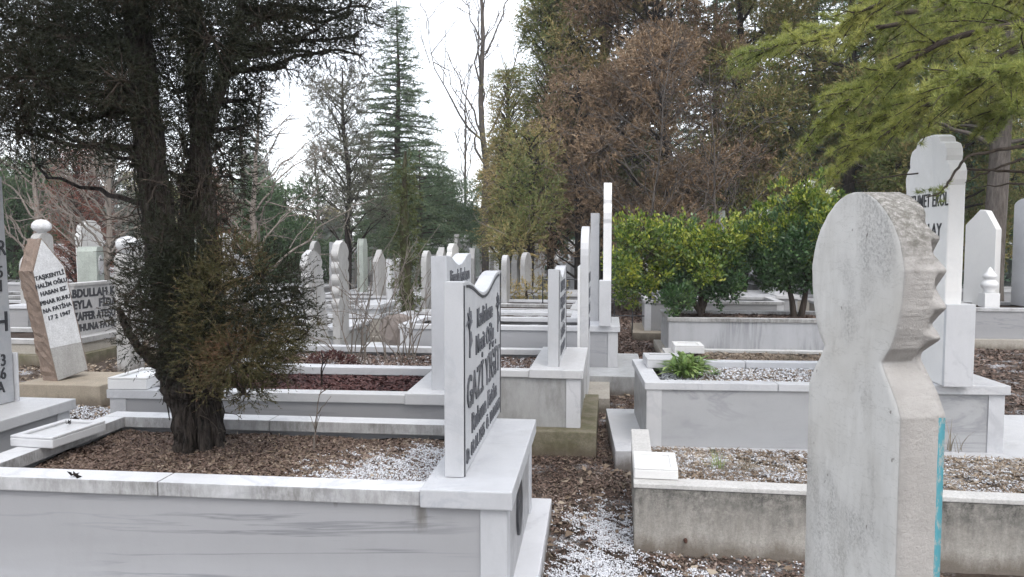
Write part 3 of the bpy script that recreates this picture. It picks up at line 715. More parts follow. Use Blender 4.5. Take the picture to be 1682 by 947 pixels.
# G
hG = empty('headstone', (-0.185, 7.16, 0.14), 0, 'narrow white arch-topped headstone seen edge-on, standing on a low slab by the path', 'headstone')
link('slab', slab_mesh('slab', arch_outline(0.80, 0, 1.32, 1.60), 0.075, 'marble_clean'), hG)
text_obj('lettering', [('RUHUNA', 0.4, 1.1, 0.13, 1.0), ('HASAN', 0.4, 0.95, 0.13, 1.0), ('FATİHA', 0.4, 0.80, 0.13, 1.0), ('1940', 0.4, 0.65, 0.13, 1.0)], 'lettering_grey', hG, '+x', 0.002, 0.003)
boxes('edge_cap', [(-0.1, -0.0755, 0.0, 0.80, 0.02, 1.22)], 'marble_white', hG, 0.004)
# H
hH = empty('headstone', (0.03, 8.62, 0.665), 0, 'tallest white headstone left of the shrubs, seen edge-on with a lobed top', 'headstone')
link('slab', slab_mesh('slab', scallop_outline(0.80, 0, 1.13, 1.60), 0.09, 'marble_white', 0.006), hH)
link('border_line', slab_mesh('border_line', [(0.02, 0.02), (0.78, 0.02), (0.78, 1.1), (0.02, 1.1)], 0.004, 'black', 0), hH, (0.0045, 0, 0))
boxes('foot_block', [(-0.13, -0.0, -0.20, -0.01, 0, 0.50)], 'marble_clean', hH, 0.005)
hH2 = empty('headstone', (-0.11, 8.98, 0.3), 0, 'flat-topped white headstone just behind and left of the tallest edge-on one', 'headstone')
link('slab', slab_mesh('slab', [(0, -.3), (0.7, -.3), (0.7, 1.62), (0, 1.62)], 0.10, 'marble_clean'), hH2)
link('border_line', slab_mesh('border_line', [(0.03, 0.4), (0.67, 0.4), (0.67, 1.5), (0.03, 1.5)], 0.004, 'black', 0), hH2, (0.0045, 0, 0))
# E : faces the grave (-x)
hE = empty('headstone', (2.235, 6.19, 0.613), R(182), 'tall bright white headstone with a lobed crown lettered MEHMET EROL ATALAY', 'headstone')
link('slab', slab_mesh('slab', scallop_outline(0.68, 0.0, 1.36, 1.73), 0.11, 'marble_white', 0.012), hE)
boxes('foot_block', [(-0.185, -0.111, -0.004, 0.684, 0, 0.56)], 'marble_clean', hE, 0.005)
boxes('side_block', [(-0.185, 0.004, 0.686, 0.72, 0, 0.56)], 'marble_clean', hE, 0.005)
text_obj('lettering', [('MEHMET EROL', 0.36, 1.265, 0.135, 0.70), ('ATALAY', 0.38, 1.055, 0.135, 0.85)], 'black', hE, '+x', 0.002, 0.003, bold=0.004)

# ------------------------------------------------------------------ F: the scalloped concrete headstone close to the camera
def build_near_stone():
    th = R(12.5)
    root = empty('scalloped_headstone', (0.622, 1.71, 0), th, 'large weathered concrete headstone with a rounded head and scalloped edge in the right foreground', 'headstone')
    W = 0.415
    # near edge of the back outline u(z), near edge of the scalloped front outline u(z)
    bz = [0, 1.221, 1.245, 1.274, 1.300, 1.322, 1.330, 1.340, 1.364, 1.400, 1.444, 1.49, 1.537, 1.596, 1.63, 1.664, 1.690, 1.703, 1.711, 1.714]
    bu = [0, 0.0, 0.013, 0.034, 0.056, 0.072, 0.077, 0.068, 0.046, 0.028, 0.013, 0.005, 0.001, 0.020, 0.042, 0.075, 0.112, 0.140, 0.168, 0.195]
    fz = [0, 1.225, 1.268, 1.326, 1.334, 1.350, 1.372, 1.388, 1.402, 1.416, 1.440, 1.457, 1.476, 1.497, 1.518, 1.536, 1.555, 1.573, 1.590, 1.607, 1.622, 1.640, 1.660, 1.675, 1.690, 1.700, 1.708, 1.714]
    fu = [0, 0.000, 0.027, 0.084, 0.092, 0.088, 0.050, 0.022, 0.036, 0.058, 0.030, 0.006, 0.028, 0.048, 0.028, 0.010, 0.036, 0.062, 0.050, 0.036, 0.066, 0.092, 0.090, 0.100, 0.125, 0.145, 0.165, 0.195]
    zl = np.unique(np.concatenate([np.linspace(0, 1.2, 60), np.linspace(1.2, 1.714, 150)]))
    B = np.interp(zl, bz, bu); Fr = np.interp(zl, fz, fu); Fr = np.convolve(np.pad(Fr, 2, 'edge'), [.05, .22, .46, .22, .05], 'valid')
    K = 28; rng = np.random.default_rng(4)
    verts, faces, mid = [], [], []
    # section: back face (x=0) from far to near, near side, front face, far side
    def lerp(a, b, s): return a + (b - a) * s
    ts = [0, .004, .03, .055, .068, .078, .085, .086, .1]
    nr = 14
    ring = []
    for z, b, f in zip(zl, B, Fr):
        r = []
        far_b, far_f = W - b, W - f
        for i in range(nr + 1): r.append((0.0, lerp(far_b - .004, b + .004, i / nr)))
        for t in ts[1:]:
            s = 0 if t < 0.066 else min(1, (t - 0.066) / 0.019)
            s = s * s * (3 - 2 * s)
            r.append((t, lerp(b, f, s)))
        for i in range(1, nr + 1): r.append((0.1, lerp(f, far_f, i / nr)))
        for t in reversed(ts[1:-1]):
            s = 0 if t < 0.066 else min(1, (t - 0.066) / 0.019); s = s * s * (3 - 2 * s)
            r.append((t, lerp(far_b, far_f, s)))
        ring.append([(x, u, z) for x, u in r])
    n = len(ring[0]); A = np.array(ring)
    x, y, z = A[..., 0], A[..., 1], A[..., 2]
    nn = 0.0006 * (np.sin(y * 71 + z * 43) * np.sin(z * 97 - y * 31)) + 0.0010 * rng.normal(size=x.shape) * (z > 1.25) * (x > 0.01)
    A[..., 0] += np.where(x < 0.003, -nn * 0.6, 0); A[..., 1] += np.where((x > 0.003) & (x < 0.099), nn * np.sign(y - W / 2), 0)
    V = A.reshape(-1, 3)
    F = []; mats = []
    for i in range(len(zl) - 1):
        for j in range(n):
            k = (j + 1) % n
            F.append((i * n + j, i * n + k, (i + 1) * n + k, (i + 1) * n + j))
            onside = nr + 5 <= j <= nr + len(ts) - 1 or (2 * nr + len(ts) - 1 <= j <= 2 * nr + len(ts) + 2)
            front = nr + len(ts) - 1 <= j < 2 * nr + len(ts) - 1
            m = 0 if j < nr else 1
            if front or (nr + 7 - 1 <= j < nr + len(ts) - 1 and zl[i] < 1.218): m = 2
            mats.append(m)
    me = bpy.data.meshes.new('slab'); 
    top = len(V); 
    me.from_pydata([tuple(v) for v in V], [], F + [tuple((len(zl) - 1) * n + j for j in range(n))])
    for p, m in zip(me.polygons, mats + [1]): p.material_index = m; p.use_smooth = True
    # back: trowelled plaster with rough patches
    t = NT('trowelled_cement'); p = t.pos()
    col = t.mix(t.ramp(t.noise(p, 3.2, 6, 0.65), [(0.3, 0), (0.7, 1)]), (0.62, 0.612, 0.585), (0.48, 0.475, 0.455))
    col = t.mix(t.math('MULTIPLY', t.ramp(t.noise(p, 1.6, 3), [(0.45, 0), (0.65, 1)]), 0.5), col, (0.54, 0.505, 0.44))
    pit = t.ramp(t.noise(p, 130, 5, 0.8), [(0.46, 0), (0.6, 1)]); area = t.ramp(t.noise(t.pos((1, 1, .6)), 4.0, 4, .6), [(0.50, 0), (0.60, 1)])
    col = t.mix(t.math('MULTIPLY', t.math('MULTIPLY', pit, area), 0.55), col, (0.22, 0.215, 0.205))
    scr = t.math('ABSOLUTE', t.math('SUBTRACT', t.noise(t.pos((1, 2, 9), (R(25), 0, 0)), 3.0, 5, .6, .3), 0.5)); col = t.mix(t.math('MULTIPLY', t.ramp(scr, [(0.0, 1), (0.008, 0)]), .35), col, (0.25, 0.24, 0.22))
    dirt = t.ramp(t.noise(t.pos((1, 1, .25)), 9, 7, .75), [(0.5, 0), (0.75, 1)]); col = t.mix(t.math('MULTIPLY', dirt, .45), col, (0.30, 0.285, 0.25))
    spot = t.ramp(t.noise(p, 33, 2, 0.5), [(0.73, 0), (0.78, 1)])
    col = t.mix(t.math('MULTIPLY', spot, 0.75), col, (0.15, 0.135, 0.12))
    hb = t.math('ADD', t.math('MULTIPLY', t.math('MULTIPLY', pit, area), -1.0), t.math('MULTIPLY', t.noise(p, 9, 5), 1.5))
    m0 = t.finish(col, 0.85, hb, 0.45, 0.004, 0.25)
    t = NT('cast_cement'); p = t.pos()
    col = t.mix(t.ramp(t.noise(p, 6, 7, 0.7), [(0.3, 0), (0.7, 1)]), (0.46, 0.44, 0.42), (0.34, 0.325, 0.305))
    sp = t.n('SeparateXYZ'); g = t.n('NewGeometry'); t.l(g.outputs['Position'], sp.inputs[0])
    up = t.ramp(t.math('ADD', sp.outputs[2], t.math('MULTIPLY', t.noise(p, 14, 4), 0.25)), [(0.0, 0), (1.0, 1)])
    hi = t.math('SUBTRACT', t.math('ADD', sp.outputs[2], t.math('MULTIPLY', t.noise(p, 12, 5), 0.3)), 1.58)
    hi = t.ramp(t.math('MULTIPLY', hi, 5.0), [(0.3, 0), (1.0, 1)])
    li = t.ramp(t.noise(p, 75, 6, 0.8), [(0.36, 0), (0.56, 1)])
    col = t.mix(t.math('MULTIPLY', t.math('MULTIPLY', hi, li), 0.85), col, (0.13, 0.125, 0.105))
    hole = t.ramp(t.noise(p, 60, 3, 0.5), [(0.70, 0), (0.75, 1)])
    col = t.mix(t.math('MULTIPLY', hole, 0.6), col, (0.6, 0.58, 0.55))
    m1 = t.finish(col, 0.95, t.math('ADD', t.noise(p, 110, 6, 0.8), t.noise(p, 22, 4)), 0.8, 0.006, 0.2)
    t = NT('turquoise_paint'); p = t.pos()
    col = t.mix(t.ramp(t.noise(t.pos((1, 1, .4)), 48, 7, 0.8), [(0.50, 0), (0.56, 1)]), (0.075, 0.27, 0.32), (0.30, 0.34, 0.33))
    m2 = t.finish(col, 0.55, t.noise(p, 60, 4), 0.3, 0.003, 0.35)
    for m in (m0, m1, m2): me.materials.append(m)
    o = link('slab', me, root)
    boxes('foot', [(-0.06, 0.16, -0.06, W + 0.06, -0.05, 0.14)], 'concrete_slab', root, 0.01)
    return root
build_near_stone()

# ------------------------------------------------------------------ L: tall dated stone at the left edge
hL = empty('headstone', (-3.62, 3.35, 0.615), 0, 'tall grey white headstone with black letters cut off by the left edge of the photo', 'headstone')
fe = onx(3, 292, -3.62); fb = onx(24, 640, -3.62)
yt, yb = fe[1] - 3.35, fb[1] - 3.35; zt = fe[2] - 0.615
link('slab', slab_mesh('slab', [(0.05, 0), (yb, 0), (yt, zt), (yt - .18, zt + .14), (yt * .4, zt + .14), (0.0, zt)], 0.10, 'marble_blue'), hL)
ls = []
for s, px, py, sz in (('R', 6, 408, .13), ('5', 4, 447, .10), ('1', 5, 470, .10), ('H', 6, 530, .17), ('3', 9, 592, .10), ('86', 4, 615, .10), ('A', 5, 637, .10)):
    q = onx(px - 4, py, -3.62); ls.append((s, q[1] - 3.35, q[2] - .615, sz, 0.9))
text_obj('lettering', ls, 'black', hL, '+x', 0.002, 0.003)
q = onx(33, 655, -3.60)
boxes('foot_block', [(-0.11, 0.02, yb + .005, q[1] - 3.35, 0, 0.30)], 'marble_clean', hL, 0.005)

# ------------------------------------------------------------------ M: leaning rough stone with whitewashed face
q0 = onz(62, 626, 0.2); q1 = onz(92, 626, 0.2); q2 = onz(136, 618, 0.2)
blk = boxes('stone_plinth', [(-0.12, 0.78, -0.15, 0.6, -0.05, 0.2)], 'concrete_tan', None, 0.012, (-5.65, 6.95, 0)); tag(blk, 'tan concrete plinth block under the leaning whitewashed stone', 'plinth')
def leaning_stone():
    root = empty('leaning_headstone', (q1[0] + .01, q1[1], 0.2), R(-14), 'leaning rough brown stone with a pointed whitewashed face lettered TAŞKENTLİ', 'headstone')
    w, H = 0.37, 1.42; bm = bmesh.new()
    ol = [(0, 0), (w, 0), (w * 1.0, 1.1), (w * 0.52, H), (0.02, 1.12)]
    # subdivide outline
    pts = []
    for i in range(5):
        a, b = ol[i], ol[(i + 1) % 5]; k = max(2, int(math.hypot(a[0] - b[0], a[1] - b[1]) / .05))
        for s in range(k): pts.append((a[0] + (b[0] - a[0]) * s / k, a[1] + (b[1] - a[1]) * s / k))
    rng = np.random.default_rng(8); rings = []
    for x in (0, -.008, -.05, -.10, -.15, -.182, -.187):
        r = []
        for (y, z) in pts:
            j = 0 if x > -.005 else 0.008
            sh = 0.0 if x > -.17 else 0.012
            cy_, cz_ = w / 2, .7
            r.append(bm.verts.new((x + rng.normal() * j * .3, y + (cy_ - y) * sh + rng.normal() * j, max(0, z + (cz_ - z) * sh + rng.normal() * j * (z > .01)))))
        rings.append(r)
    fr = bm.faces.new(rings[0]); bk = bm.faces.new(list(reversed(rings[-1]))); n = len(pts)
    for a, b in zip(rings[:-1], rings[1:]):
        for i in range(n): k = (i + 1) % n; bm.faces.new((a[k], a[i], b[i], b[k]))
    bmesh.ops.recalc_face_normals(bm, faces=bm.faces[:])
    me = bpy.data.meshes.new('slab'); bm.to_mesh(me); bm.free(); setmats(me, 'sandstone')
    s = link('slab', me, root)
    f = link('whitewashed_face', slab_mesh('whitewashed_face', [(0.012, 0.34), (w - .012, 0.30), (w - .012, 1.095), (w * .52, H - .02), (0.03, 1.11)], .004, 'whitewash', 0), root, (0.006, 0, 0))
    f2 = link('foot_face', slab_mesh('foot_face', [(0.012, 0.005), (w - .012, 0.005), (w - .012, .298), (0.012, .338)], .004, 'stone_old', 0), root, (0.005, 0, 0))
    L = [('TAŞKENTLİ', 1.04, 1.0), ('HALİM OĞLU', .96, .95), ('HASAN BZ', .88, 1.0), ('PINAR RUHU', .79, .95), ('NA FATİHA', .71, 1.0), ('17 2 1947', .63, 1.05)]
    text_obj('lettering', [(s_, w / 2, z_, .058, k_) for s_, z_, k_ in L], 'black', root, '+x', 0.008, 0.003, bold=.035)
    root.rotation_euler = (R(10), R(-3), R(-14))
leaning_stone()

# N: black lettered panel on the grave behind
pn0 = onx(122, 470, -6.95); pn1 = onx(122, 552, -6.95); pn2 = onx(190, 463, -6.95)
hN = empty('headstone', (-6.95, pn0[1], pn1[2]), 0, 'grey panel with four lines of bold black lettering behind the leaning stone', 'headstone')
wN, hN_ = pn2[1] - pn0[1], pn0[2] - pn1[2]
link('slab', slab_mesh('slab', [(0, 0.0), (wN, 0), (wN, hN_), (0, hN_)], 0.12, 'marble_far'), hN)
boxes('top_moulding', [(-0.13, 0.02, -0.01, wN + .01, hN_, hN_ + .04)], 'marble_far', hN)
boxes('foot_block', [(-0.16, 0.03, -0.02, wN + .02, 0.345 - pn1[2], -0.001)], 'marble_far', hN)
text_obj('lettering', [('ABDULLAH KIZI', wN / 2, hN_ * .84, .15, 1.05), ('LEYLA   FİDAN', wN / 2, hN_ * .61, .15, 1.05), ('MUZAFFER ATEŞOĞLU', wN / 2, hN_ * .37, .15, .80), ('RUHUNA FATİHA', wN / 2, hN_ * .14, .13, .95)], 'black', hN, '+x', 0.002, 0.003, bold=.045)

# ------------------------------------------------------------------ turban-topped pillars, scalloped old stones on the left
def lathe(name, prof, mat, parent=None, seg=20, loc=None, ribs=0.0):
    V, F = [], []
    for i, (r, z) in enumerate(prof):
        for j in range(seg):
            a = 2 * math.pi * j / seg; rr = r * (1 + ribs * math.cos(a * 6)); V.append((rr * math.cos(a), rr * math.sin(a), z))
    for i in range(len(prof) - 1):
        for j in range(seg):
            k = (j + 1) % seg; F.append((i * seg + j, i * seg + k, (i + 1) * seg + k, (i + 1) * seg + j))
    me = raw_mesh(name, V, F, mat, True); return link(name, me, parent, loc)
def turban_stone(label, p, H, w=0.3, t=0.14, body='stone_old', head='whitewash', rz=0.0, lean=0.0):
    r = empty('turban_headstone', p, 0, label, 'headstone'); r.rotation_euler = (lean, 0, rz)
    link('slab', slab_mesh('slab', arch_outline(w, 0, H - .30, H - .2), t, body, .008), r, (0, -w / 2, 0))
    hd = lathe('turban', [(0.0, 0), (.06, 0.0), (.065, .05), (.11, .07), (.135, .11), (.13, .16), (.10, .20), (.06, .225), (0.0, .235)], head, r, 24, (-t / 2, 0, H - .235), 0.08)
    return r
def edge_stone(label, p, H, w, t, rz=0, lean=0.0, ly=0.0, mat='marble_far', n=6, name='scalloped_headstone', amp=.04):
    o = [(0, 0), (w, 0)]
    zs = np.linspace(H * .45, H * .93, n * 6)
    for i, z in enumerate(zs): o.append((w + amp * abs(math.sin(math.pi * i / 6)) - 0.01, z))
    o += [(w * .85, H * .97), (w * .5, H), (w * .15, H * .97)]
    for i, z in enumerate(reversed(zs)): o.append((0.01 - amp * abs(math.sin(math.pi * i / 6)), z))
    r = empty(name, p, rz, label, 'headstone'); r.rotation_euler = (lean, ly, rz)
    link('slab', slab_mesh('slab', o, t, mat, .006), r); return r
def gp(px, py, z): v = onz(px, py, z); return (v[0], v[1], z)
c_ = ony(202, 600, 8.7)
turban_stone('grey pillar headstone with a white turban top, left of the juniper trunk', (c_[0] + .16, 8.75, 0.0), 1.66, 0.30, 0.17)
c_ = ony(80, 500, 10.6); turban_stone('headstone with a white carved turban peeping over the leaning stone', (c_[0], 10.6, 0), 1.92, 0.3, 0.14)
c_ = ony(378, 500, 11.5); turban_stone('headstone with a pinkish white turban seen between the juniper stems', (c_[0], 11.5, 0), 1.72, 0.3, 0.14)
c_ = ony(170, 500, 12); hgL = empty('lantern_headstone', (c_[0] - .1, 12, 0), R(20), 'pale green square-topped headstone with an oval carving, left of the juniper', 'headstone')
link('slab', slab_mesh('slab', [(0, 0), (.42, 0), (.42, 1.42), (.36, 1.5), (.06, 1.5), (0, 1.42)], .3, 'stone_green', .01), hgL)
link('oval_carving', slab_mesh('oval_carving', [(.21 + .13 * math.cos(a * math.pi / 10), 1.18 + .17 * math.sin(a * math.pi / 10)) for a in range(20)], .012, 'marble_clean', .003), hgL, (0.013, 0, 0))
edge_stone('slim scalloped white stone leaning left, just right of the juniper foliage', (ony(530, 575, 7.9)[0], 7.8, 0), 1.5, 0.42, 0.07, R(0), R(3), R(-4), 'marble_far')
edge_stone('white carved scalloped headstone behind the bare shrub', (ony(572, 545, 9.9)[0], 9.6, 0), 1.60, 0.36, 0.10, R(0), R(1), 0.0, 'marble_far', n=5)

# fallen rock
def rock(name, label, loc, s, seed):
    bm = bmesh.new(); bmesh.ops.create_icosphere(bm, subdivisions=3, radius=1); rng = random.Random(seed)
    pl = [Vector((rng.gauss(0, 1), rng.gauss(0, 1), rng.gauss(0, 1))).normalized() for _ in range(11)]
    for v in bm.verts:
        d = v.co.normalized(); m = min((0.72 / max(1e-3, d.dot(q)) for q in pl if d.dot(q) > 0.1), default=1.0); v.co = d * min(1.0, m)
        v.co = Vector((v.co.x * s[0], v.co.y * s[1], v.co.z * s[2])) + Vector((rng.gauss(0, .006), rng.gauss(0, .006), rng.gauss(0, .006)))
    me = bpy.data.meshes.new(name); bm.to_mesh(me); bm.free(); setmats(me, 'rock'); o = link(name, me, None, loc); return tag(o, label, 'rock')
c_ = ony(655, 545, 9.6)
pb = boxes('broken_slab', [(-.5, .5, -.5, .5, -.05, .22)], 'whitewash', None, .02, (c_[0], 9.7, 0), (0, 0, R(12))); tag(pb, 'cracked white slab under the brown rock behind the bare shrub', 'slab')
rk = rock('fallen_rock', 'brown pointed rock lying against the mossy trunk behind the bare shrub', (c_[0], 9.65, .43), (.3, .25, .30), 5)

# ------------------------------------------------------------------ water basins (shallow marble dishes) on graves
def basin(label, x, y, z, w, d, h, rz=0.0, mat='marble_white', deep=.012, tilt=0.0, tx=0.0):
    r = empty('water_basin', (x, y, z), rz, label, 'water basin'); r.rotation_euler = (tx, tilt, rz)
    fr = .16 * w
    boxes('block', [(0, w, 0, d, 0, h - deep)], mat, r, .006)
    boxes('rim', [(0.001, w - .001, 0.001, fr, h - deep + .0005, h), (0.001, w - .001, d - fr, d - .001, h - deep + .0005, h),
                  (0.001, fr, fr + .001, d - fr - .001, h - deep + .0005, h), (w - fr, w - .001, fr + .001, d - fr - .001, h - deep + .0005, h)], mat, r, .004)
    return r
a = onz(16, 715, .655)
basin('white marble basin with leaves in it, on the far left rim of the juniper grave', a[0], a[1], .602, .24, .36, .055, R(-4), mat='marble_clean')
a = onz(176, 619, .73)
basin('flat white marble basin on the left end of the red leaf grave', a[0], a[1], .652, .26, .40, .075, R(3))
a = onz(1042, 790, .36)
basin('square white marble basin on the corner of the concrete grave', a[0] - .0, a[1] + .04, .362, .225, .26, .058, R(-1), deep=.008, tx=R(4))
a = onz(1064, 620, .60)
basin('small white marble basin at the near left corner of the gravelled grave', a[0] + .015, a[1] + .42, .602, .28, .36, .07, R(3), mat='marble_clean')
a = onz(1110, 583, .44)
basin('white marble basin on the low pale concrete grave', a[0] + .0, a[1] + .12, .442, .30, .34, .08, R(1), mat='marble_white')
# little white urn stand (right edge)
c_ = ony(1625, 480, 12.9)
ur = empty('urn_stand', (c_[0], 12.9, .56), 0, 'small white urn-shaped marble post between the pointed stone and the scaly tree trunk', 'urn')
boxes('foot', [(-.11, .11, -.11, .11, 0, .22)], 'marble_white', ur); lathe('urn', [(0, .22), (.10, .22), (.07, .25), (.12, .32), (.13, .37), (.09, .41), (.07, .44), (.10, .46), (.10, .50), (.05, .56), (.03, .60), (0, .63)], 'marble_white', ur)
# pointed white stone and edge stone at right
c_ = ony(1607, 470, 13.3)
hp = empty('pointed_headstone', (c_[0], 13.3, 0.0), R(205), 'white headstone with a pointed top right of the lobed one', 'headstone')
link('slab', slab_mesh('slab', [(-.28, 0), (.28, 0), (.28, 1.78), (.09, 2.08), (-.02, 2.1), (-.28, 1.86)], .12, 'marble_white', .008), hp)
c_ = ony(1706, 480, 12.7)
hq = empty('headstone', (c_[0], 12.7, 0.56), R(185), 'tall white headstone cut off by the right edge of the photo', 'headstone')
link('slab', slab_mesh('slab', arch_outline(.7, 0, 1.6, 1.72), .14, 'marble_clean', .008), hq, (0, -.7, 0)); boxes('foot_block', [(-.3, -.141, -.75, .05, 0, .6)], 'marble_clean', hq)

#@@VEG@@
# ================================================================== THE JUNIPER ON GRAVE A
def juniper():
    rng = np.random.default_rng(11); b = ony(328, 745, 3.72); bx, by = b[0], 3.72; z0 = .49
    root = empty('juniper_tree', (bx, by, z0), 0, 'old dark juniper with shredded bark and two stems growing out of the foreground marble grave', 'tree')
    def P(px, py, y): v = ony(px, py, y); return np.array([v[0] - bx, y - by, v[2] - z0])
    T = Tubes(); o = np.array([0, 0, 0.0])
    s1 = [P(324, 760, 3.72), P(318, 690, 3.72), P(306, 620, 3.72), P(294, 540, 3.70), P(275, 440, 3.70), P(258, 340, 3.72), P(248, 240, 3.75), P(236, 120, 3.8), P(222, 0, 3.85), P(205, -130, 3.9), P(190, -300, 3.95)]
    s2 = [P(336, 755, 3.78), P(340, 690, 3.80), P(342, 620, 3.82), P(344, 540, 3.84), P(342, 440, 3.88), P(336, 340, 3.92), P(330, 250, 3.95), P(322, 120, 4.0), P(312, 0, 4.0), P(305, -130, 4.05), P(300, -300, 4.1)]
    s3 = [P(330, 600, 3.76), P(312, 500, 3.86), P(305, 400, 3.95), P(312, 300, 4.0), P(350, 180, 4.05), P(385, 60, 4.1), P(420, -80, 4.2)]
    def dens(p, n=44):
        p = np.array(p); s = np.linspace(0, 1, len(p)); t = np.linspace(0, 1, n); q = np.stack([np.interp(t, s, p[:, i]) for i in range(3)], 1)
        k = np.array([.25, .5, .25]); q[1:-1] = .25 * q[:-2] + .5 * q[1:-1] + .25 * q[2:]; return q + rng.normal(size=q.shape) * .003
    T.add(dens(s1), [.098, .092, .090, .084, .078, .070, .064, .058, .052, .045, .035], 26, .30, rng)
    T.add(dens(s2), [.085, .078, .070, .060, .056, .052, .048, .044, .04, .035, .03], 18, .22, rng)
    T.add(dens(s3), [.05, .05, .045, .04, .035, .03, .02], 10, .12, rng)
    # root flare and burl
    for a in np.linspace(0, 2 * math.pi, 9)[:-1]:
        d = np.array([math.cos(a), math.sin(a), 0]); T.add([d * .05 + [0, 0, .26], d * .085 + [0, 0, .10], d * .12 + [0, 0, .0], d * .16 + [0, 0, -.06]], [.03, .036, .032, .02], 7, .1, rng)
    for q, r in ((P(272, 612, 3.70), .05), (P(278, 635, 3.69), .045), (P(300, 640, 3.62), .06), (P(286, 590, 3.68), .05)):
        T.add([q - [.03, 0, .03], q, q + [.03, 0, .03]], [r * .6, r, r * .5], 9, .25, rng)
    # strips of loose bark
    for i in range(150):
        st = (s1, s2)[i % 2]; q = dens(st, 60); k = rng.integers(2, 48); a = rng.uniform(0, 6.28); rad = np.interp(k / 60, [0, .3, 1], [.14, .10, .04]) if i % 2 == 0 else np.interp(k / 60, [0, .3, 1], [.115, .075, .035])
        off = np.array([math.cos(a), math.sin(a), 0]) * rad * 1.03; m = rng.integers(4, 10); seg = q[k:k + m] + off + np.cumsum(rng.normal(size=(len(q[k:k + m]), 3)) * .003, 0)
        if len(seg) > 2: T.add(seg, [.003, .006, .002], 4)
    lv = Leaves(rng); lv2 = Leaves(rng); W = Tubes()
    stems = [dens(s1, 60), dens(s2, 60), dens(s3, 60)]
    def limb(tgt, r0=.02, amp=.07, up=0.25):
        L = min(stems, key=lambda s: np.linalg.norm(s - tgt, axis=1).min())
        want = tgt[2] - up * 1.0 * np.linalg.norm((tgt - L[np.argmin(np.linalg.norm(L - tgt, axis=1))])[:2])
        i = int(np.argmin(np.abs(L[:, 2] - want))); p = wiggle(rng, L[i], tgt, 9, amp); T.add(p, [r0, r0 * .35], 6); return p
    # clumps measured on the picture: px, py, depth y, radius px x, radius px z, density
    cl = [  # upper left canopy
        (30, 40, 3.7, 90, 70, 1.3), (120, 60, 3.6, 80, 60, 1.3), (60, 130, 3.5, 90, 55, 1.2), (150, 150, 3.9, 70, 50, 1.2), (30, 215, 3.6, 60, 45, 1.1), (95, 215, 3.7, 60, 40, 1.0), (150, 240, 3.5, 45, 32, .8),
        (175, 60, 4.3, 80, 80, 1.2), (60, -40, 4.0, 140, 80, 1.2), (240, -60, 3.6, 120, 90, 1.2), (60, 270, 4.1, 35, 18, .5), (-60, 100, 3.6, 100, 120, 1.0),
        (110, 110, 4.5, 90, 70, 1.0), (40, 170, 4.6, 90, 60, .9), (200, 130, 3.5, 45, 60, .9),
        # middle
        (230, 50, 4.2, 60, 70, 1.1), (290, 60, 4.3, 50, 80, 1.0), (345, 60, 3.7, 50, 70, 1.0), (290, 150, 4.4, 50, 60, .9), (380, 40, 4.3, 60, 60, 1.1), (400, 110, 4.2, 45, 50, .9), (370, 170, 4.3, 45, 50, .9), (395, 210, 4.2, 40, 40, .8),
        (360, 240, 4.2, 40, 50, .9), (380, 290, 4.3, 35, 40, .7), (300, 230, 4.5, 45, 60, .8), (300, 330, 4.4, 40, 50, .7), (225, 200, 4.0, 45, 55, 1.0), (215, 270, 4.0, 30, 50, .7), (185, 190, 3.8, 40, 45, .8), (295, 300, 3.9, 26, 40, .7), (305, 400, 3.6, 34, 50, .8),
        # upper right, thinner
        (450, 20, 4.3, 60, 50, .9), (520, 15, 4.4, 55, 50, .7), (580, 60, 4.5, 32, 40, .42), (540, 85, 4.5, 36, 26, .5), (480, 75, 4.4, 40, 30, .6), (440, 80, 4.1, 40, 30, .8), (600, 10, 4.6, 30, 40, .4), (460, -60, 4.2, 110, 70, .9), (520, 50, 4.3, 60, 40, .7), (570, 20, 4.5, 50, 45, .6), (470, 110, 4.3, 40, 26, .6), (590, 90, 4.5, 26, 24, .5), (200, -200, 3.9, 140, 90, .8), (320, -220, 4.1, 140, 90, .8), (260, -330, 4.0, 120, 90, .9), (100, -140, 3.9, 120, 70, .7), (420, -150, 4.3, 110, 70, .7), (250, -430, 4.0, 70, 70, .8), (410, 160, 4.3, 36, 50, .7), (425, 30, 4.0, 50, 60, .9),
        # lower skirt
        (225, 470, 3.6, 24, 30, .7), (212, 525, 3.6, 28, 26, .45), (235, 440, 3.8, 30, 40, .8), (240, 500, 3.55, 32, 46, .9), (262, 550, 3.50, 30, 42, .9), (225, 570, 3.7, 30, 22, .45), (280, 470, 3.5, 34, 60, 1.0), (300, 540, 3.45, 36, 50, 1.1),
        (345, 500, 3.45, 40, 60, 1.1), (330, 580, 3.4, 36, 40, .9), (385, 430, 3.6, 46, 42, .9), (430, 450, 3.7, 46, 46, .75), (400, 510, 3.5, 52, 46, 1.1), (460, 500, 3.7, 42, 42, .8), (485, 470, 3.8, 26, 40, .5), (430, 560, 3.55, 50, 44, 1.1), (385, 590, 3.4, 46, 42, 1.2),
        (470, 560, 3.7, 34, 30, .7), (500, 520, 3.8, 24, 30, .4), (400, 645, 3.5, 40, 24, .6), (345, 640, 3.38, 24, 24, .4), (420, 615, 3.6, 36, 26, .8), (250, 380, 3.9, 30, 40, .6), (370, 360, 4.1, 30, 40, .6), (255, 300, 3.55, 22, 60, .6), (265, 400, 3.5, 24, 50, .6), (310, 440, 3.55, 30, 50, .7), (340, 400, 3.75, 20, 50, .6), (330, 300, 3.8, 18, 50, .6), (245, 180, 3.6, 24, 60, .9), (320, 180, 3.85, 24, 60, .9), (290, 600, 3.5, 26, 30, .7), (330, 20, 3.9, 30, 60, 1), (260, -20, 3.7, 60, 60, 1.2), (505, 545, 3.75, 24, 22, .4), (440, 600, 3.6, 40, 30, .7), (205, 500, 3.7, 18, 20, .4), (330, 130, 3.8, 24, 50, .8)]
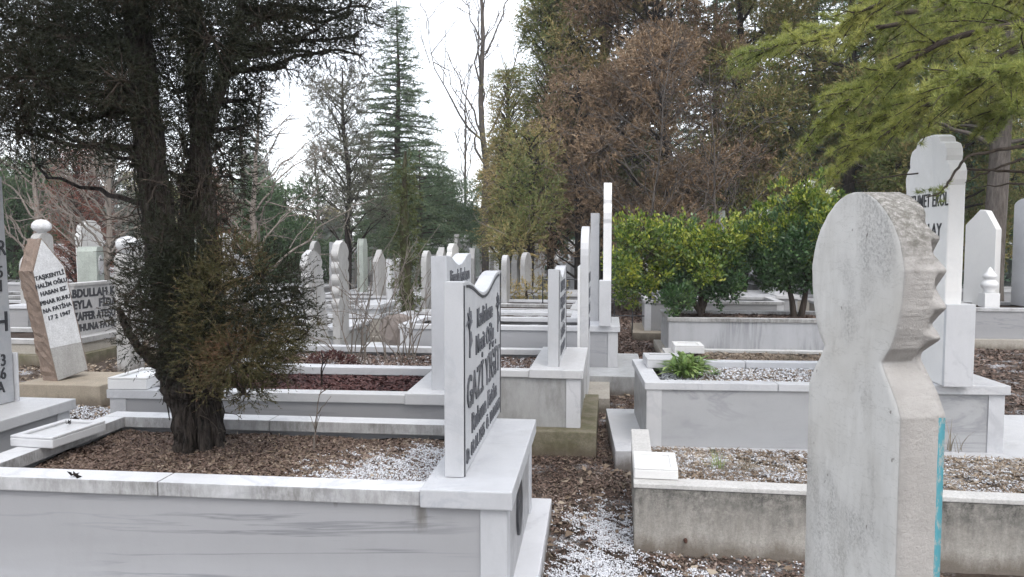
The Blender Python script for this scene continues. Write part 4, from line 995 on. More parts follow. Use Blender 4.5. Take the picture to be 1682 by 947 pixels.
    for (px, py, y, rx, rz, de) in cl:
        c = P(px, py, y); s = y / FPX * 1.1; rx_, rz_ = rx * s, rz * s; ry = (rx_ + rz_) / 2 * .9
        limb(c, .013 + rx_ * .04)
        n = int(de * 1250 * (1.25 if py > 400 else 1.0) * (rx_ * rz_) / .05 * .55)
        pts, v = ball(rng, n, (rx_, ry, rz_), .15)
        d = unit(v * np.array([1, 1, .6]) + rng.normal(size=v.shape) * .5 + np.array([0, 0, .15 if py > 350 else -.15]))
        L_ = (lv2 if (py > 380 and px > 320 and rng.uniform() < .45) else lv)
        L_.sprays(c + pts, d, .085, 19, .016, .0044, .5)
        for k in range(6 + int(n / 60)):
            e, _ = ball(rng, 1, (rx_, ry, rz_), .6); W.add(wiggle(rng, c, c + e[0], 5, .12), [.006, .0018], 3)
    # dead twigs low on the trunk
    for i in range(160):
        a = rng.uniform(0, 6.28); z = rng.uniform(.15, 1.6); p0 = stems[i % 2][np.argmin(np.abs(stems[i % 2][:, 2] - z))]; d = np.array([math.cos(a), math.sin(a), rng.uniform(-.6, .4)])
        if d[0] > -.2 or z > .6: W.add(wiggle(rng, p0 + d * .07, p0 + d * rng.uniform(.15, .42), 6, .15), [.004, .0012], 3)
    # bare curved lower limb on the left
    W2 = dens([P(285, 620, 3.7), P(262, 600, 3.66), P(235, 580, 3.62), P(205, 535, 3.6), P(195, 505, 3.6)], 20); T.add(W2, [.035, .028, .02, .012], 8, .1, rng)
    link('trunk', T.mesh('trunk', 'bark_dark'), root); link('crown', lv.mesh('crown', 'juniper'), root)
    link('outer_foliage', lv2.mesh('outer_foliage', 'juniper_light'), root); link('twigs', W.mesh('twigs', 'bark_brown'), root)
    return root
juniper()

# ================================================================== BUSHES IN THE STREAKED GRAVE
def bush(name, label, loc, clumps, trunks, mat, seed, n=2600, ll=.045, lw=.024, mat2=None, flowers=0):
    rng = np.random.default_rng(seed); root = empty(name, loc, 0, label, 'shrub', 'evergreen shrubs growing in graves'); T = Tubes(); lv = Leaves(rng); l2 = Leaves(rng)
    for t in trunks: T.add(np.array(t) + 0, [.05, .04, .03], 8, .1, rng)
    for c in clumps:
        c = np.array(c, float); b = np.array(trunks[rng.integers(len(trunks))][-1]); T.add(wiggle(rng, b, c[:3], 6, .08), [.02, .006], 5)
        m = int(n * (c[3] * c[5]) / .1); p, v = ball(rng, m, c[3:6] * .55, .15); so, _ = ball(rng, 7, c[3:6] * .85, .5); p = p + so[rng.integers(0, 7, m)]; d = v + np.array([0, 0, .6]) + rng.normal(size=v.shape) * .6
        (l2 if (mat2 and c[6] > 0) else lv).kites(c[:3] + p, d, ll, lw)
        for k in range(16):
            e, _ = ball(rng, 1, c[3:6] * 1.25, .75); W_ = wiggle(rng, c[:3], c[:3] + e[0] * 1.05 + [0, 0, .04], 4, .1); T.add(W_, [.006, .003], 3)
            tp = W_[-1] + rng.normal(size=(26, 3)) * .035 + np.array([0, 0, .05]) * rng.uniform(0, 1.6, (26, 1)); (l2 if (mat2 and c[6] > 0) else lv).kites(tp, unit(e) + np.array([0, 0, .9]) + rng.normal(size=(26, 3)) * .4, ll, lw)
    link('trunk', T.mesh('trunk', 'bark_brown'), root); link('crown', lv.mesh('crown', mat), root)
    if l2.T: link('new_growth', l2.mesh('new_growth', mat2), root)
    if flowers:
        for k in range(flowers):
            f = Leaves(rng)
            c = clumps[rng.integers(len(clumps))]; e, _ = ball(rng, 1, c[3:6], .95)
            if e[0][2] < 0: e[0][2] *= -1
            for j in range(5): f.kites(np.array(c[:3]) + e[0] + rng.normal(size=(10, 3)) * .03, rng.normal(size=(10, 3)), .04, .03)
            link('flower_cluster', f.mesh('flower_cluster', 'flower'), root)
    return root
def cl_px(items, bx, by, bz):
    out = []
    for px, py, y, rx, rz, k in items:
        v = ony(px, py, y); s = y / FPX * 1.03; out.append((v[0] - bx, y - by, v[2] - bz, rx * s, (rx + rz) / 2 * s * 1.1, rz * s, k))
    return out
b = ony(1150, 512, 11.0); bx, by, bz = b[0], 11.0, .5
bush('evergreen_shrub', 'wide yellow green shrub with a short dark trunk, left end of the streaked grave', (bx, by, bz),
     cl_px([(1042, 392, 10.8, 30, 26, 1), (1055, 435, 10.8, 50, 45, 1), (1040, 470, 10.9, 28, 30, 1), (1105, 412, 11, 42, 36, 1), (1110, 460, 11.1, 45, 40, 0), (1150, 410, 11, 40, 40, 1), (1160, 460, 11, 40, 38, 0), (1160, 445, 10.6, 22, 22, 1), (1185, 400, 11, 30, 34, 1), (1195, 455, 11.1, 34, 34, 0), (1113, 500, 10.5, 18, 22, 0), (1120, 430, 11.4, 60, 50, 0), (1085, 382, 11.1, 16, 12, 1), ], bx, by, bz),
     [[(0, 0, 0), (.01, 0, .2), (.0, 0, .4)], [(.02, 0, .1), (.08, .05, .3), (.16, .1, .5)], [(0, 0, .1), (-.12, 0, .3), (-.3, 0, .45)]], 'bush_shade', 3, 1350, mat2='bush', ll=.062, lw=.034)
b = ony(1308, 512, 11.2); bx, by, bz = b[0], 11.2, .5
bush('evergreen_shrub', 'taller shrub with white flower clusters and twin dark stems beside the near scalloped stone', (bx, by, bz),
     cl_px([(1260, 430, 11.2, 40, 36, 0), (1240, 400, 11.2, 36, 34, 0), (1265, 380, 11.2, 34, 34, 1), (1300, 350, 11.2, 36, 36, 1), (1330, 330, 11.2, 36, 28, 1), (1310, 400, 11.1, 44, 44, 0), (1350, 380, 11.2, 50, 60, 1), (1290, 450, 11.3, 42, 26, 0), (1340, 440, 11.2, 40, 36, 0), (1225, 385, 11.3, 26, 18, 1), (1210, 420, 11.4, 28, 30, 1)], bx, by, bz),
     [[(-.03, 0, 0), (-.06, 0, .25), (-.12, 0, .5)], [(.06, 0, 0), (.10, 0, .25), (.14, .0, .55)]], 'bush_shade', 7, 1350, mat2='bush', ll=.062, lw=.034, flowers=9)

# leafy plant on the gravelled grave
def rosette(label, loc, n, L, w, mat='plant', seed=0, cat='plant', name='leafy_plant', up=.7):
    rng = np.random.default_rng(seed); V, F = [], []
    for i in range(n):
        a = rng.uniform(0, 6.28); el = rng.uniform(.25, 1.0) ** 1 * up; b = np.array([rng.normal() * L * .16, rng.normal() * L * .16, rng.uniform(0, .35) * L]); l = L * rng.uniform(.6, 1.15)
        h = np.array([math.cos(a), math.sin(a), 0]); s = np.array([-math.sin(a), math.cos(a), 0]); k0 = len(V); K = 6
        for k in range(K):
            t = k / (K - 1); c = b + h * l * (math.cos(el * 1.3) * t + .2 * t * t) + np.array([0, 0, 1]) * l * (math.sin(el * 1.3) * t - .45 * t * t)
            ww = w * math.sin(math.pi * min(.97, .12 + t * .86)) * .5
            V += [c - s * ww + [0, 0, ww * .5], c, c + s * ww + [0, 0, ww * .5]]
        for k in range(K - 1):
            q = k0 + k * 3; F += [(q, q + 1, q + 4, q + 3), (q + 1, q + 2, q + 5, q + 4)]
    return tag(link(name, raw_mesh(name, V, F, mat, False), None, loc), label, cat)
a = onz(1128, 618, .60); rosette('bushy bright green leafy plant on the near left corner of the gravelled grave', (a[0] + .02, a[1] + .22, .55), 220, .225, .032, 'plant', 3, up=1.5)
for i, (px, py, L_) in enumerate(((1178, 616, .07), (1150, 618, .06))):
    a = onz(px, py, .56); rosette(['small green sprout in the gravel right of the bright leafy plant', 'tiny green sprout right beside the bright leafy plant'][i], (a[0], a[1] + .1, .54), 22, L_, .012, 'plant', 10 + i, name='green_sprout')
def grass_tuft(label, loc, n, H, seed, mat='dry_grass', w=.006, lean=.8):
    rng = np.random.default_rng(seed); V, F = [], []
    for i in range(n):
        a = rng.uniform(0, 6.28); h = np.array([math.cos(a), math.sin(a), 0]); s = np.array([-math.sin(a), math.cos(a), 0]); k0 = len(V); b = np.array([rng.normal(), rng.normal(), 0]) * H * .2; l = H * rng.uniform(.5, 1.3); q = rng.uniform(.1, lean)
        for k in range(5):
            t = k / 4; c = b + h * l * q * t * (0.6 + t) + np.array([0, 0, l * (t - q * .45 * t * t)]); V += [c - s * w * (1 - t) * .5, c + s * w * (1 - t) * .5 + [0, 0, .0001]]
        for k in range(4): j = k0 + 2 * k; F.append((j, j + 1, j + 3, j + 2))
    return tag(link('grass_tuft', raw_mesh('grass_tuft', V, F, mat), None, loc), label, 'grass tuft')
a = onz(1178, 770, .26); grass_tuft('green grass tuft on the concrete grave behind the square basin', (a[0], a[1], .255), 26, .12, 1, 'plant', .006, .6)
a = onz(1215, 775, .26); grass_tuft('dry straw tuft in the middle of the concrete grave', (a[0] + .05, a[1], .255), 40, .13, 2, lean=1.6)
a = onz(1560, 735, .26); grass_tuft('upright dry blades on the concrete grave right of the near scalloped stone', (a[0], a[1] - .05, .255), 14, .20, 4, lean=.5, w=.009)
a = onz(1655, 800, .26); grass_tuft('wispy dry stems at the right end of the concrete grave', (a[0], a[1], .255), 10, .2, 5, lean=.3, w=.003)
a = onz(1300, 592, .42); grass_tuft('brown weeds on the low pale concrete grave', (a[0], a[1], .40), 60, .16, 6, lean=1.2)
a = onz(1225, 610, .54); grass_tuft('thin dry weed on the gravelled grave', (a[0], a[1] + .2, .53), 12, .16, 7, lean=.4, w=.004)

# saplings in the foreground graves
def twig_plant(label, loc, H, seed, n=5, r=.005, mat='bark_pale', name='bare_sapling', cat='sapling'):
    rng = np.random.default_rng(seed); T = Tubes(); p = wiggle(rng, (0, 0, 0), (rng.normal() * .05 * H, 0, H), 9, .06); T.add(p, [r, r * .4], 5)
    for i in range(n):
        s = p[rng.integers(3, 8)]; d = unit(np.array([rng.normal(), rng.normal() * .5, 1.1])); q = wiggle(rng, s, s + d * H * rng.uniform(.2, .5), 6, .08); T.add(q, [r * .7, r * .3], 4)
    return tag(link(name, T.mesh(name, mat), None, loc), label, cat)
a = onz(520, 745, .5); twig_plant('thin pale forked sapling in the soil of the juniper grave', (a[0], a[1], .49), .36, 3)
a = onz(525, 640, .56); twig_plant('short dark leafless stem in the red leaf grave', (a[0], a[1], .55), .28, 6, 2, .008, 'bark_dark')

# many-stemmed bare shrub in the third grave
def stem_shrub(label, loc, H, n, seed, spr=.6, mat='bark_pale', r=.007):
    rng = np.random.default_rng(seed); T = Tubes()
    for i in range(n):
        b = np.array([rng.normal() * .10, rng.normal() * .06, 0]); d = np.array([rng.normal() * spr, rng.normal() * spr * .7, 1]); L = H * rng.uniform(.6, 1.1)
        p = wiggle(rng, b, b + unit(d) * L, 9, .06); T.add(p, [r, r * .35], 4)
        for j in range(4):
            s = p[rng.integers(3, 8)]; q = wiggle(rng, s, s + unit(d + rng.normal(size=3) * .5) * L * rng.uniform(.15, .4), 5, .1); T.add(q, [r * .5, r * .25], 3)
    return tag(link('bare_shrub', T.mesh('bare_shrub', mat), None, loc), label, 'bare shrub')
a = ony(590, 590, 6.35); stem_shrub('pale many-stemmed leafless shrub in the third grave, left cluster', (a[0], 6.35, .5), 1.05, 15, 4, .42)
a = ony(665, 590, 6.5); stem_shrub('pale leafless shrub in the third grave, nearer the white headstones', (a[0], 6.5, .5), .95, 14, 9, .40)
rs_ = np.random.default_rng(5); a = ony(545, 582, 6.0)
lv = Leaves(rs_); pts, v = ball(rs_, 700, (.22, .15, .10)); lv.kites(pts + [0, 0, .05], v, .03, .016); me = lv.mesh('dry_heather', 'leaf_red'); tag(link('dry_heather', me, None, (a[0], 5.98, .55)), 'low clump of rust red dried plants at the near edge of the third grave', 'dried plant')

# mossy shaggy column tree
c_ = ony(668, 500, 11.0)
clump_tree('ivy_clad_trunk', 'short shaggy trunk wrapped in olive ivy behind the bare shrub', (c_[0], 11.0, 0), 2.9, [(0.0 + .02 * math.sin(i), 0, .25 + i * .2, .19 + .03 * math.sin(i * 2.1), .19, .2) for i in range(13)], 'ivy', 21, .09, 150, 10, .10, .045, .018, .7, -.5, bark='bark_moss')

# ================================================================== NEAR CEDAR BRANCHES (upper right)
def near_cedar():
    rng = np.random.default_rng(31); tx, ty = 5.0, 6.0
    root = empty('cedar_tree', (tx, ty, 0), 0, 'light green cedar whose needle branches hang into the upper right corner', 'tree')
    def P(px, py, y): v = ony(px, py, y); return np.array([v[0] - tx, y - ty, v[2]])
    T = Tubes(); T.add(wiggle(rng, (0, 0, -.1), (.1, 0, 8.5), 12, .012), [.24, .2, .15, .05], 12, .06, rng)
    lv = Leaves(rng)
    limbs = [[(1900, -120, 6.0), (1680, -40, 5.6), (1520, 30, 5.4), (1380, 60, 5.5), (1215, 82, 5.6)],
             [(1900, -40, 6.0), (1700, 60, 5.2), (1560, 150, 5.0), (1440, 200, 5.0), (1335, 225, 5.1)],
             [(1900, 60, 6.0), (1690, 110, 4.8), (1570, 145, 4.7), (1470, 200, 4.8), (1385, 258, 4.9)],
             [(1900, 0, 6.0), (1700, 20, 6.2), (1560, 70, 6.3), (1460, 130, 6.3), (1395, 150, 6.3)],
             [(1900, 100, 6.0), (1720, 120, 4.4), (1640, 130, 4.3), (1580, 140, 4.3)],
             [(1900, 120, 6.2), (1740, 110, 5.2), (1680, 150, 5.0), (1640, 185, 5.0)],
             [(1900, -60, 6.0), (1700, 30, 5.0), (1540, 60, 4.8), (1420, 130, 4.9), (1360, 190, 5.0)],
             [(1900, -100, 6.0), (1650, 10, 6.2), (1480, 20, 6.2), (1330, 60, 6.3), (1240, 95, 6.3)],
             [(1880, -150, 5.5), (1640, -30, 4.6), (1500, -20, 4.6), (1400, 20, 4.7)],
             [(1950, -200, 6.5), (1760, -90, 5.8), (1600, 10, 5.6), (1490, 90, 5.5), (1430, 170, 5.4)],
             [(1900, 100, 6.2), (1740, 90, 5.7), (1640, 110, 5.6), (1590, 180, 5.5)],
             [(1900, -60, 6.5), (1650, -20, 6.8), (1450, 30, 7.0), (1300, 60, 7.0), (1225, 105, 7.0)]]
    bare = [[(1900, 250, 6.0), (1682, 238, 5.0), (1620, 250, 4.9), (1585, 262, 4.8), (1560, 300, 4.75), (1545, 318, 4.7), (1515, 324, 4.7)],
            [(1900, 270, 6.0), (1682, 262, 5.6), (1630, 285, 5.5), (1590, 305, 5.5)], [(1900, 300, 6.0), (1682, 285, 5.8), (1600, 283, 5.8), (1500, 290, 6.0), (1400, 305, 6.1)],
            [(1900, 330, 6.0), (1682, 300, 6.4), (1595, 310, 6.4)], [(1682, 238, 5.0), (1750, 200, 5.3), (1820, 150, 5.7)]]
    def curve(L, n=26):
        p = np.array([P(*q) for q in L]); s = np.linspace(0, 1, len(p)); t = np.linspace(0, 1, n); q = np.stack([np.interp(t, s, p[:, i]) for i in range(3)], 1)
        for _ in range(2): q[1:-1] = .25 * q[:-2] + .5 * q[1:-1] + .25 * q[2:]
        return q + np.cumsum(rng.normal(size=q.shape) * .004, 0)
    for L in limbs:
        a0 = P(*L[0]); base = np.array([0, 0, max(2.5, a0[2] - .4)]); q = np.concatenate([wiggle(rng, base, curve(L)[0], 4, .02)[:-1], curve(L)])
        T.add(q, [.034, .024, .014, .005], 6, .05, rng); q = q[1:]
        n = 54
        for i in range(n):
            t = .12 + .88 * (i + rng.uniform()) / n; k = t * (len(q) - 1); s = q[int(k)]; d0 = unit(q[min(len(q) - 1, int(k) + 1)] - q[int(k) - 1])
            sd = rng.choice([-1, 1]); side = np.cross(d0, (0, 0, 1)); d = unit(d0 * rng.uniform(.4, 1.1) + side * sd * rng.uniform(.3, 1.1) + np.array([0, 0, rng.normal() * .28 - .12])); Lb = rng.uniform(.18, .50) * (1.15 - .5 * t)
            p = wiggle(rng, s, s + d * Lb, 6, .06, -.05); T.add(p, [.006, .002], 4)
            m = int(6 + Lb * 34); tt = rng.uniform(.1, 1.02, m); c = np.stack([np.interp(tt, np.linspace(0, 1, 6), p[:, j]) for j in range(3)], 1)
            v = unit(rng.normal(size=(m, 3)) * .8 + np.array([0, 0, .5]) + d * .7); lv.sprays(c, v, .016, 34, .046, .0023, .95)
    for L in bare:
        q = curve(L, 30); T.add(q, [.014, .010, .007, .003], 5)
    q = curve(bare[0], 40)[26:]
    for s in q:
        for j in range(2): lv.sprays(s[None], rng.normal(size=(1, 3)), .01, 14, .028, .0026, 1.0)
    e = P(1545, 320, 4.7)
    for j in range(7): lv.sprays((e + rng.normal(size=3) * .02)[None], rng.normal(size=(1, 3)), .012, 26, .045, .003, 1.0)
    link('trunk', T.mesh('trunk', 'bark_brown'), root); link('crown', lv.mesh('crown', 'nearpine'), root)
near_cedar()

# ================================================================== MIDDLE-DISTANCE TREES
def at(px, y): v = ony(px, 395, y); return (v[0], y, 0)
conifer('cedar_tree', 'tall blue green conical cedar with open layered limbs standing alone against the sky', at(655, 22), 8.5, 2.35, 'cedar', .12, 190, .10, 5, 13, .095, .019, 1.0, .02, bare=.0, twig=.33)
conifer('cedar_tree', 'broad low green cedar skirt in front of the tall conical cedar', at(690, 19), 3.9, 1.75, 'cedar', .22, 80, .05, 6, 13, .08, .018, .5, .05)
rg = np.random.default_rng(2)
def rclumps(n, H0, H1, rx, rr=(.25, .45), seed=0, cone=0.0, flat=.7):
    g = np.random.default_rng(seed); out = []
    for i in range(n):
        s = (i + g.uniform()) / n; z = H0 + (H1 - H0) * s; a = g.uniform(0, 6.28); q = rx * (1 - cone * s) * math.sqrt(g.uniform(.15, 1)); r = g.uniform(*rr) * (1 - .5 * cone * s)
        out.append((math.cos(a) * q, math.sin(a) * q, z, r, r, r * flat))
    return out
clump_tree('pine_tree', 'slender grey green pine with ragged crown and bare lower limbs left of the conical cedar', at(566, 17), 5.5, rclumps(46, 2.0, 5.5, 1.15, (.24, .46), 5, .5), 'pine', 6, .07, 90, 14, .16, .06, .012, .7, .5, fork=.8, bark='bark_dark')
bare_tree('bare_tree', 'tall leafless tree with a straight grey trunk and upswept branches in the middle', at(799, 24), 13, 5, .10, .36, 17, 'bark_grey', (-.4, 0), .20, 6, tip=.008, upw=1.8)
bare_tree('bare_tree', 'leafless tree with thin upright twigs left of the brown cypresses', at(762, 32), 9, 8, .06, .30, 12, 'bark_grey', (.2, 0), .25, 6, tip=.010, upw=1.8)
bare_tree('bare_shrub_tree', 'pale twiggy leafless tree with arching branches left of the juniper', at(165, 13), 3.7, 12, .06, .55, 26, 'bark_pale', (.3, 0), .12, 9, tip=.005, upw=.7)
bare_tree('bare_shrub_tree', 'pale twiggy leafless tree with wide arching branches right of the juniper stems', at(405, 14), 4.6, 14, .06, .50, 22, 'bark_pale', (.4, 0), .15, 8, tip=.005, upw=.7)
bare_tree('bare_shrub_tree', 'grey leafless tree at the left edge behind the tall dated headstone', at(60, 17), 5.2, 15, .07, .45, 26, 'bark_pale', (0, 0), .15, 9, tip=.006, upw=.8)
bare_tree('bare_shrub_tree', 'leafless tree behind the pine, grey haze of fine twigs', at(610, 26), 5.0, 16, .07, .40, 24, 'bark_grey', (0, 0), .15, 8, tip=.008, upw=.9)
conifer('rust_conifer', 'dead rust brown cypress behind the leaning whitewashed stone', at(128, 15.5), 3.6, .75, 'rust', .08, 130, -.5, 17, 10, .06, .018, .6, .5, tr=.05, cat='tree')
conifer('rust_conifer', 'rust brown cypress glimpsed between the juniper stems', at(345, 17), 3.3, .7, 'rust', .08, 90, -.5, 18, 10, .06, .018, .6, .5, tr=.05, cat='tree')
def green_bush(label, loc, H, r, mat, seed, per=90, cat='tree', name='evergreen_tree'):
    return clump_tree(name, label, loc, H, rclumps(22, .35 * r, H, r, (.35 * r, .55 * r), seed, .45, .9), mat, seed, .07, per, 10, .18, .08, .03, .8, .4, cat=cat)
green_bush('round mid green tree at the left edge behind the twiggy tree', at(30, 18), 3.3, 1.3, 'green', 41)
green_bush('dark green bushy tree to the right of the juniper skirt', at(470, 20), 3.0, 1.3, 'green', 42)
green_bush('small dark green tree beside the broad cedar skirt', at(745, 30), 3.8, 1.5, 'green', 43)
conifer('spruce_tree', 'blue green conifer behind the juniper top right side', at(400, 24), 6.2, 1.8, 'cedar', .15, 90, .1, 44, 10, .08, .02, .8)
# brown cypresses and the dark wall of conifers in the middle right
def cypress(label, loc, H, r, mat, seed, n=110, group=None, name='cypress_tree', twig=.34):
    return conifer(name, label, loc, H, r, mat, .13, n, -.9, seed, 13, .07, .018, .45, .4, tr=.10, group=group, cat='tree', twig=twig)
cypress('narrow dark cypress right of the bare tree trunk, shorter of the two spires', at(835, 18), 5.6, .62, 'thuja', 51, 200)
cypress('tall narrow brown green cypress spire left of the tallest headstone', at(905, 18.5), 8.5, .85, 'thuja', 52, 280)
clump_tree('cypress_tree', 'low brown bushy cypress at the foot of the spires', at(868, 16), 3.9, rclumps(26, 1.5, 3.9, .75, (.25, .45), 53, .5), 'thuja', 53, .09, 70, 14, .2, .06, .018, .7, .5, twigs=60, bark='bark_dark', fork=.8)
clump_tree('cypress_tree', 'brown cypress with dry reddish foliage behind the tallest headstone', at(950, 17), 5.3, rclumps(40, 1.3, 5.3, 1.1, (.28, .5), 54, .4), 'thuja_brown', 54, .1, 66, 14, .22, .06, .018, .7, .4, twigs=120, bark='bark_dark', fork=.8)
clump_tree('cypress_tree', 'large brown dry cypress with tangled bare twigs above the yellow green shrub', at(1080, 17.5), 8.8, rclumps(52, 1.7, 8.8, 1.9, (.40, .75), 55, .2), 'thuja_brown', 55, .14, 74, 14, .24, .085, .026, .7, .3, twigs=420, bark='bark_dark', fork=.7)
clump_tree('cypress_tree', 'olive brown tall tree with a black trunk right behind the tallest headstone', at(992, 19), 9.5, rclumps(50, 2.4, 9.5, 1.7, (.4, .75), 56, .1), 'thuja', 56, .13, 74, 14, .24, .085, .026, .7, .3, twigs=300, bark='bark_dark', fork=.9)
clump_tree('cypress_tree', 'brown green tall tree behind the flowering shrub', at(1215, 18.5), 8.5, rclumps(46, 1.6, 8.5, 1.8, (.42, .75), 57, .2), 'thuja', 57, .13, 74, 14, .24, .085, .026, .7, .3, twigs=260, bark='bark_dark', fork=.7)
conifer('fir_tree', 'dark blue green fir rising above the brown trees', at(1165, 25), 13, 2.8, 'fir', .1, 130, .12, 61, 12, .10, .026, .7, .0, tr=.16, twig=.42)
conifer('fir_tree', 'dark fir behind the light green cedar branches', at(1330, 22), 11, 2.6, 'fir', .08, 140, .12, 62, 12, .10, .026, .6, .0, tr=.16, twig=.42)
conifer('fir_tree', 'dark fir behind the lobed white headstone', at(1475, 20), 9, 2.5, 'fir', .08, 140, .12, 63, 12, .10, .026, .5, .0, tr=.16, twig=.42)
conifer('fir_tree', 'dark fir at the right edge behind the pointed stone', at(1620, 21), 9, 2.6, 'fir', .08, 140, .12, 64, 12, .10, .026, .5, .0, tr=.16, twig=.42)
clump_tree('cypress_tree', 'dull green brown tree between the firs above the near scalloped stone', at(1395, 17), 7.6, rclumps(40, 1.2, 7.6, 1.5, (.4, .7), 58, .2), 'thuja', 58, .12, 74, 14, .24, .085, .026, .7, .3, twigs=160, bark='bark_dark')
clump_tree('cypress_tree', 'dull dark tree behind the top of the lobed headstone', at(1545, 16.5), 6.8, rclumps(38, 1.4, 6.8, 1.5, (.4, .7), 59, .2), 'thuja', 59, .12, 74, 14, .24, .085, .026, .7, .3, twigs=120, bark='bark_dark')
clump_tree('pine_tree', 'pine with a thick scaly trunk at the right edge beside the urn post', at(1640, 14.5), 8.5, rclumps(26, 3.4, 8.5, 1.7, (.4, .6), 60, .2), 'nearpine', 60, .16, 60, 14, .2, .08, .014, .8, .4, bark='bark_grey', fork=.3, sides=12)
bare_tree('bare_tree', 'thin leafless tree with pale branches tangled in the brown cypresses', at(1060, 15.2), 5.6, 71, .028, .5, 26, 'bark_grey', (.5, 0), .15, 8, tip=.0045, upw=.6)
bare_tree('bare_tree', 'thin leafless tree with crooked pale branches behind the flowering shrub', at(1195, 15.5), 5.0, 72, .028, .5, 24, 'bark_grey', (-.4, 0), .15, 8, tip=.0045, upw=.6)
# ---- far trees: several kinds, copied
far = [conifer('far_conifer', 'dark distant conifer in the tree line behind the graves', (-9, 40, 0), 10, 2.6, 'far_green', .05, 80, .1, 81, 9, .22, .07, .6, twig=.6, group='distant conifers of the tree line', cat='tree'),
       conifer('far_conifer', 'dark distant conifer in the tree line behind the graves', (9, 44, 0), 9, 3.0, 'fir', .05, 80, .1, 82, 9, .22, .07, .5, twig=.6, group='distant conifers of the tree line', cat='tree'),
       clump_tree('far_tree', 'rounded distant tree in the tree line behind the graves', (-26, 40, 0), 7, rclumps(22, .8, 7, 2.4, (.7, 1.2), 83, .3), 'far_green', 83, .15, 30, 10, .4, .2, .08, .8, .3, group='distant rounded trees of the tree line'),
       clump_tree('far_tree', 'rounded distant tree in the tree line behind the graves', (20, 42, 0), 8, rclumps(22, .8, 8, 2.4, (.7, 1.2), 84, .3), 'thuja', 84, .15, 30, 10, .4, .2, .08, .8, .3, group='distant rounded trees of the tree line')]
fr = random.Random(5)
def put(o, x, y, s, new=True):
    c = copy_tree(o) if new else o; c.location = (x, y, 0); c.scale = (s * fr.uniform(.85, 1.2), s * fr.uniform(.85, 1.2), s); c.rotation_euler = (0, 0, fr.uniform(0, 6.28)); return c
used = set()
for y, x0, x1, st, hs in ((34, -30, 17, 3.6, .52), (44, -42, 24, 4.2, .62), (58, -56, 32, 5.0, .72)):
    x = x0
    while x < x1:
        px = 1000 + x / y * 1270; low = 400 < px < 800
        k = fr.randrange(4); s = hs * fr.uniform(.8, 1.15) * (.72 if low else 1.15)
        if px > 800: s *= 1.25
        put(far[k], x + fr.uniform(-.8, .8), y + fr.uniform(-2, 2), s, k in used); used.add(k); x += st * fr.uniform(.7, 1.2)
bt = bare_tree('far_bare_tree', 'leafless grey tree far off among the graves', (-12, 34, 0), 7, 90, .09, .4, 16, 'bark_grey', (0, 0), .2, 5, tip=.012, upw=1.2, group='distant leafless trees')
for i, (px, y, s) in enumerate(((300, 30, .9), (440, 34, .85), (520, 30, .75), (720, 36, .8), (845, 40, 1.1), (180, 28, .9), (90, 33, 1.0), (1280, 32, 1.2))):
    p = at(px, y); put(bt, p[0], y, s, i > 0)

# ================================================================== FAR GRAVES AND HEADSTONES
GL = {'pointed': 'small distant white headstone with a pointed top', 'arched': 'small distant white headstone with a rounded top', 'lobed': 'small distant white headstone with a lobed top',
      'flat': 'small distant flat-topped white headstone', 'turban': 'small distant grey headstone with a turban top', 'green': 'small distant pale green headstone'}
tm = {'pointed': slab_mesh('pointed', [(-.25, 0), (.25, 0), (.25, 1.25), (0, 1.5), (-.25, 1.25)], .12, 'marble_far'),
      'arched': slab_mesh('arched', [(a - .27, b) for a, b in arch_outline(.54, 0, 1.15, 1.4)], .1, 'marble_far'),
      'lobed': slab_mesh('lobed', [(a - .3, b) for a, b in scallop_outline(.6, 0, 1.3, 1.65)], .12, 'marble_white'),
      'flat': slab_mesh('flat', [(a - .45, b) for a, b in panel_outline(.9, 0, 1.35, .07)], .1, 'marble_clean'),
      'green': slab_mesh('green', [(-.2, 0), (.2, 0), (.2, 1.45), (.12, 1.6), (-.12, 1.6), (-.2, 1.45)], .14, 'stone_green')}
hr = random.Random(12)
def headstone_copy(kind, x, y, s, rz, lean=0.0):
    if 420 < 1000 + x / y * 1290 < 488 and y < 24: return None
    o = link('headstone', tm[kind], None, (x, y, -.02), (0, lean, rz)); o.scale = (1, hr.uniform(.85, 1.15), s); return tag(o, GL[kind], 'headstone', 'distant %s headstones' % kind)
# graves continuing the rows on both sides
farg = {}
def far_grave(x, y, L, Wd, h, wall, soil):
    g = grave('marble_grave', 'small distant marble-walled grave in the rows behind', x, y, L, Wd, h, 0, .12, .05, .02, soil, .06, wall, 'marble_clean' if hr.random() < .5 else 'marble_coping',
              slab=(-.1, L + .12, -.1, Wd + .1, .12), pil=False, group='distant graves in the rows', ped=(.4, 'R') if hr.random() < .6 else None, pedmat='marble_clean', seamed=False, bev=0)
    return register(g)
temps = [far_grave(-2.9, 10.1, 2.5, 1.1, .58, 'marble_panel', 'soil_white'), far_grave(-2.6, 11.7, 2.4, 1.0, .55, 'marble_drip', 'soil'), far_grave(1.0, 14.4, 2.4, 1.1, .6, 'marble_panel', 'soil'), far_grave(-5.9, 11.5, 2.4, 1.1, .45, 'concrete_slab', 'soil_white')]
def visible(x, y, m=1.0): return -.87 * y - m < x < .47 * y + m
kinds = ['pointed', 'arched', 'lobed', 'flat', 'green', 'arched', 'flat']
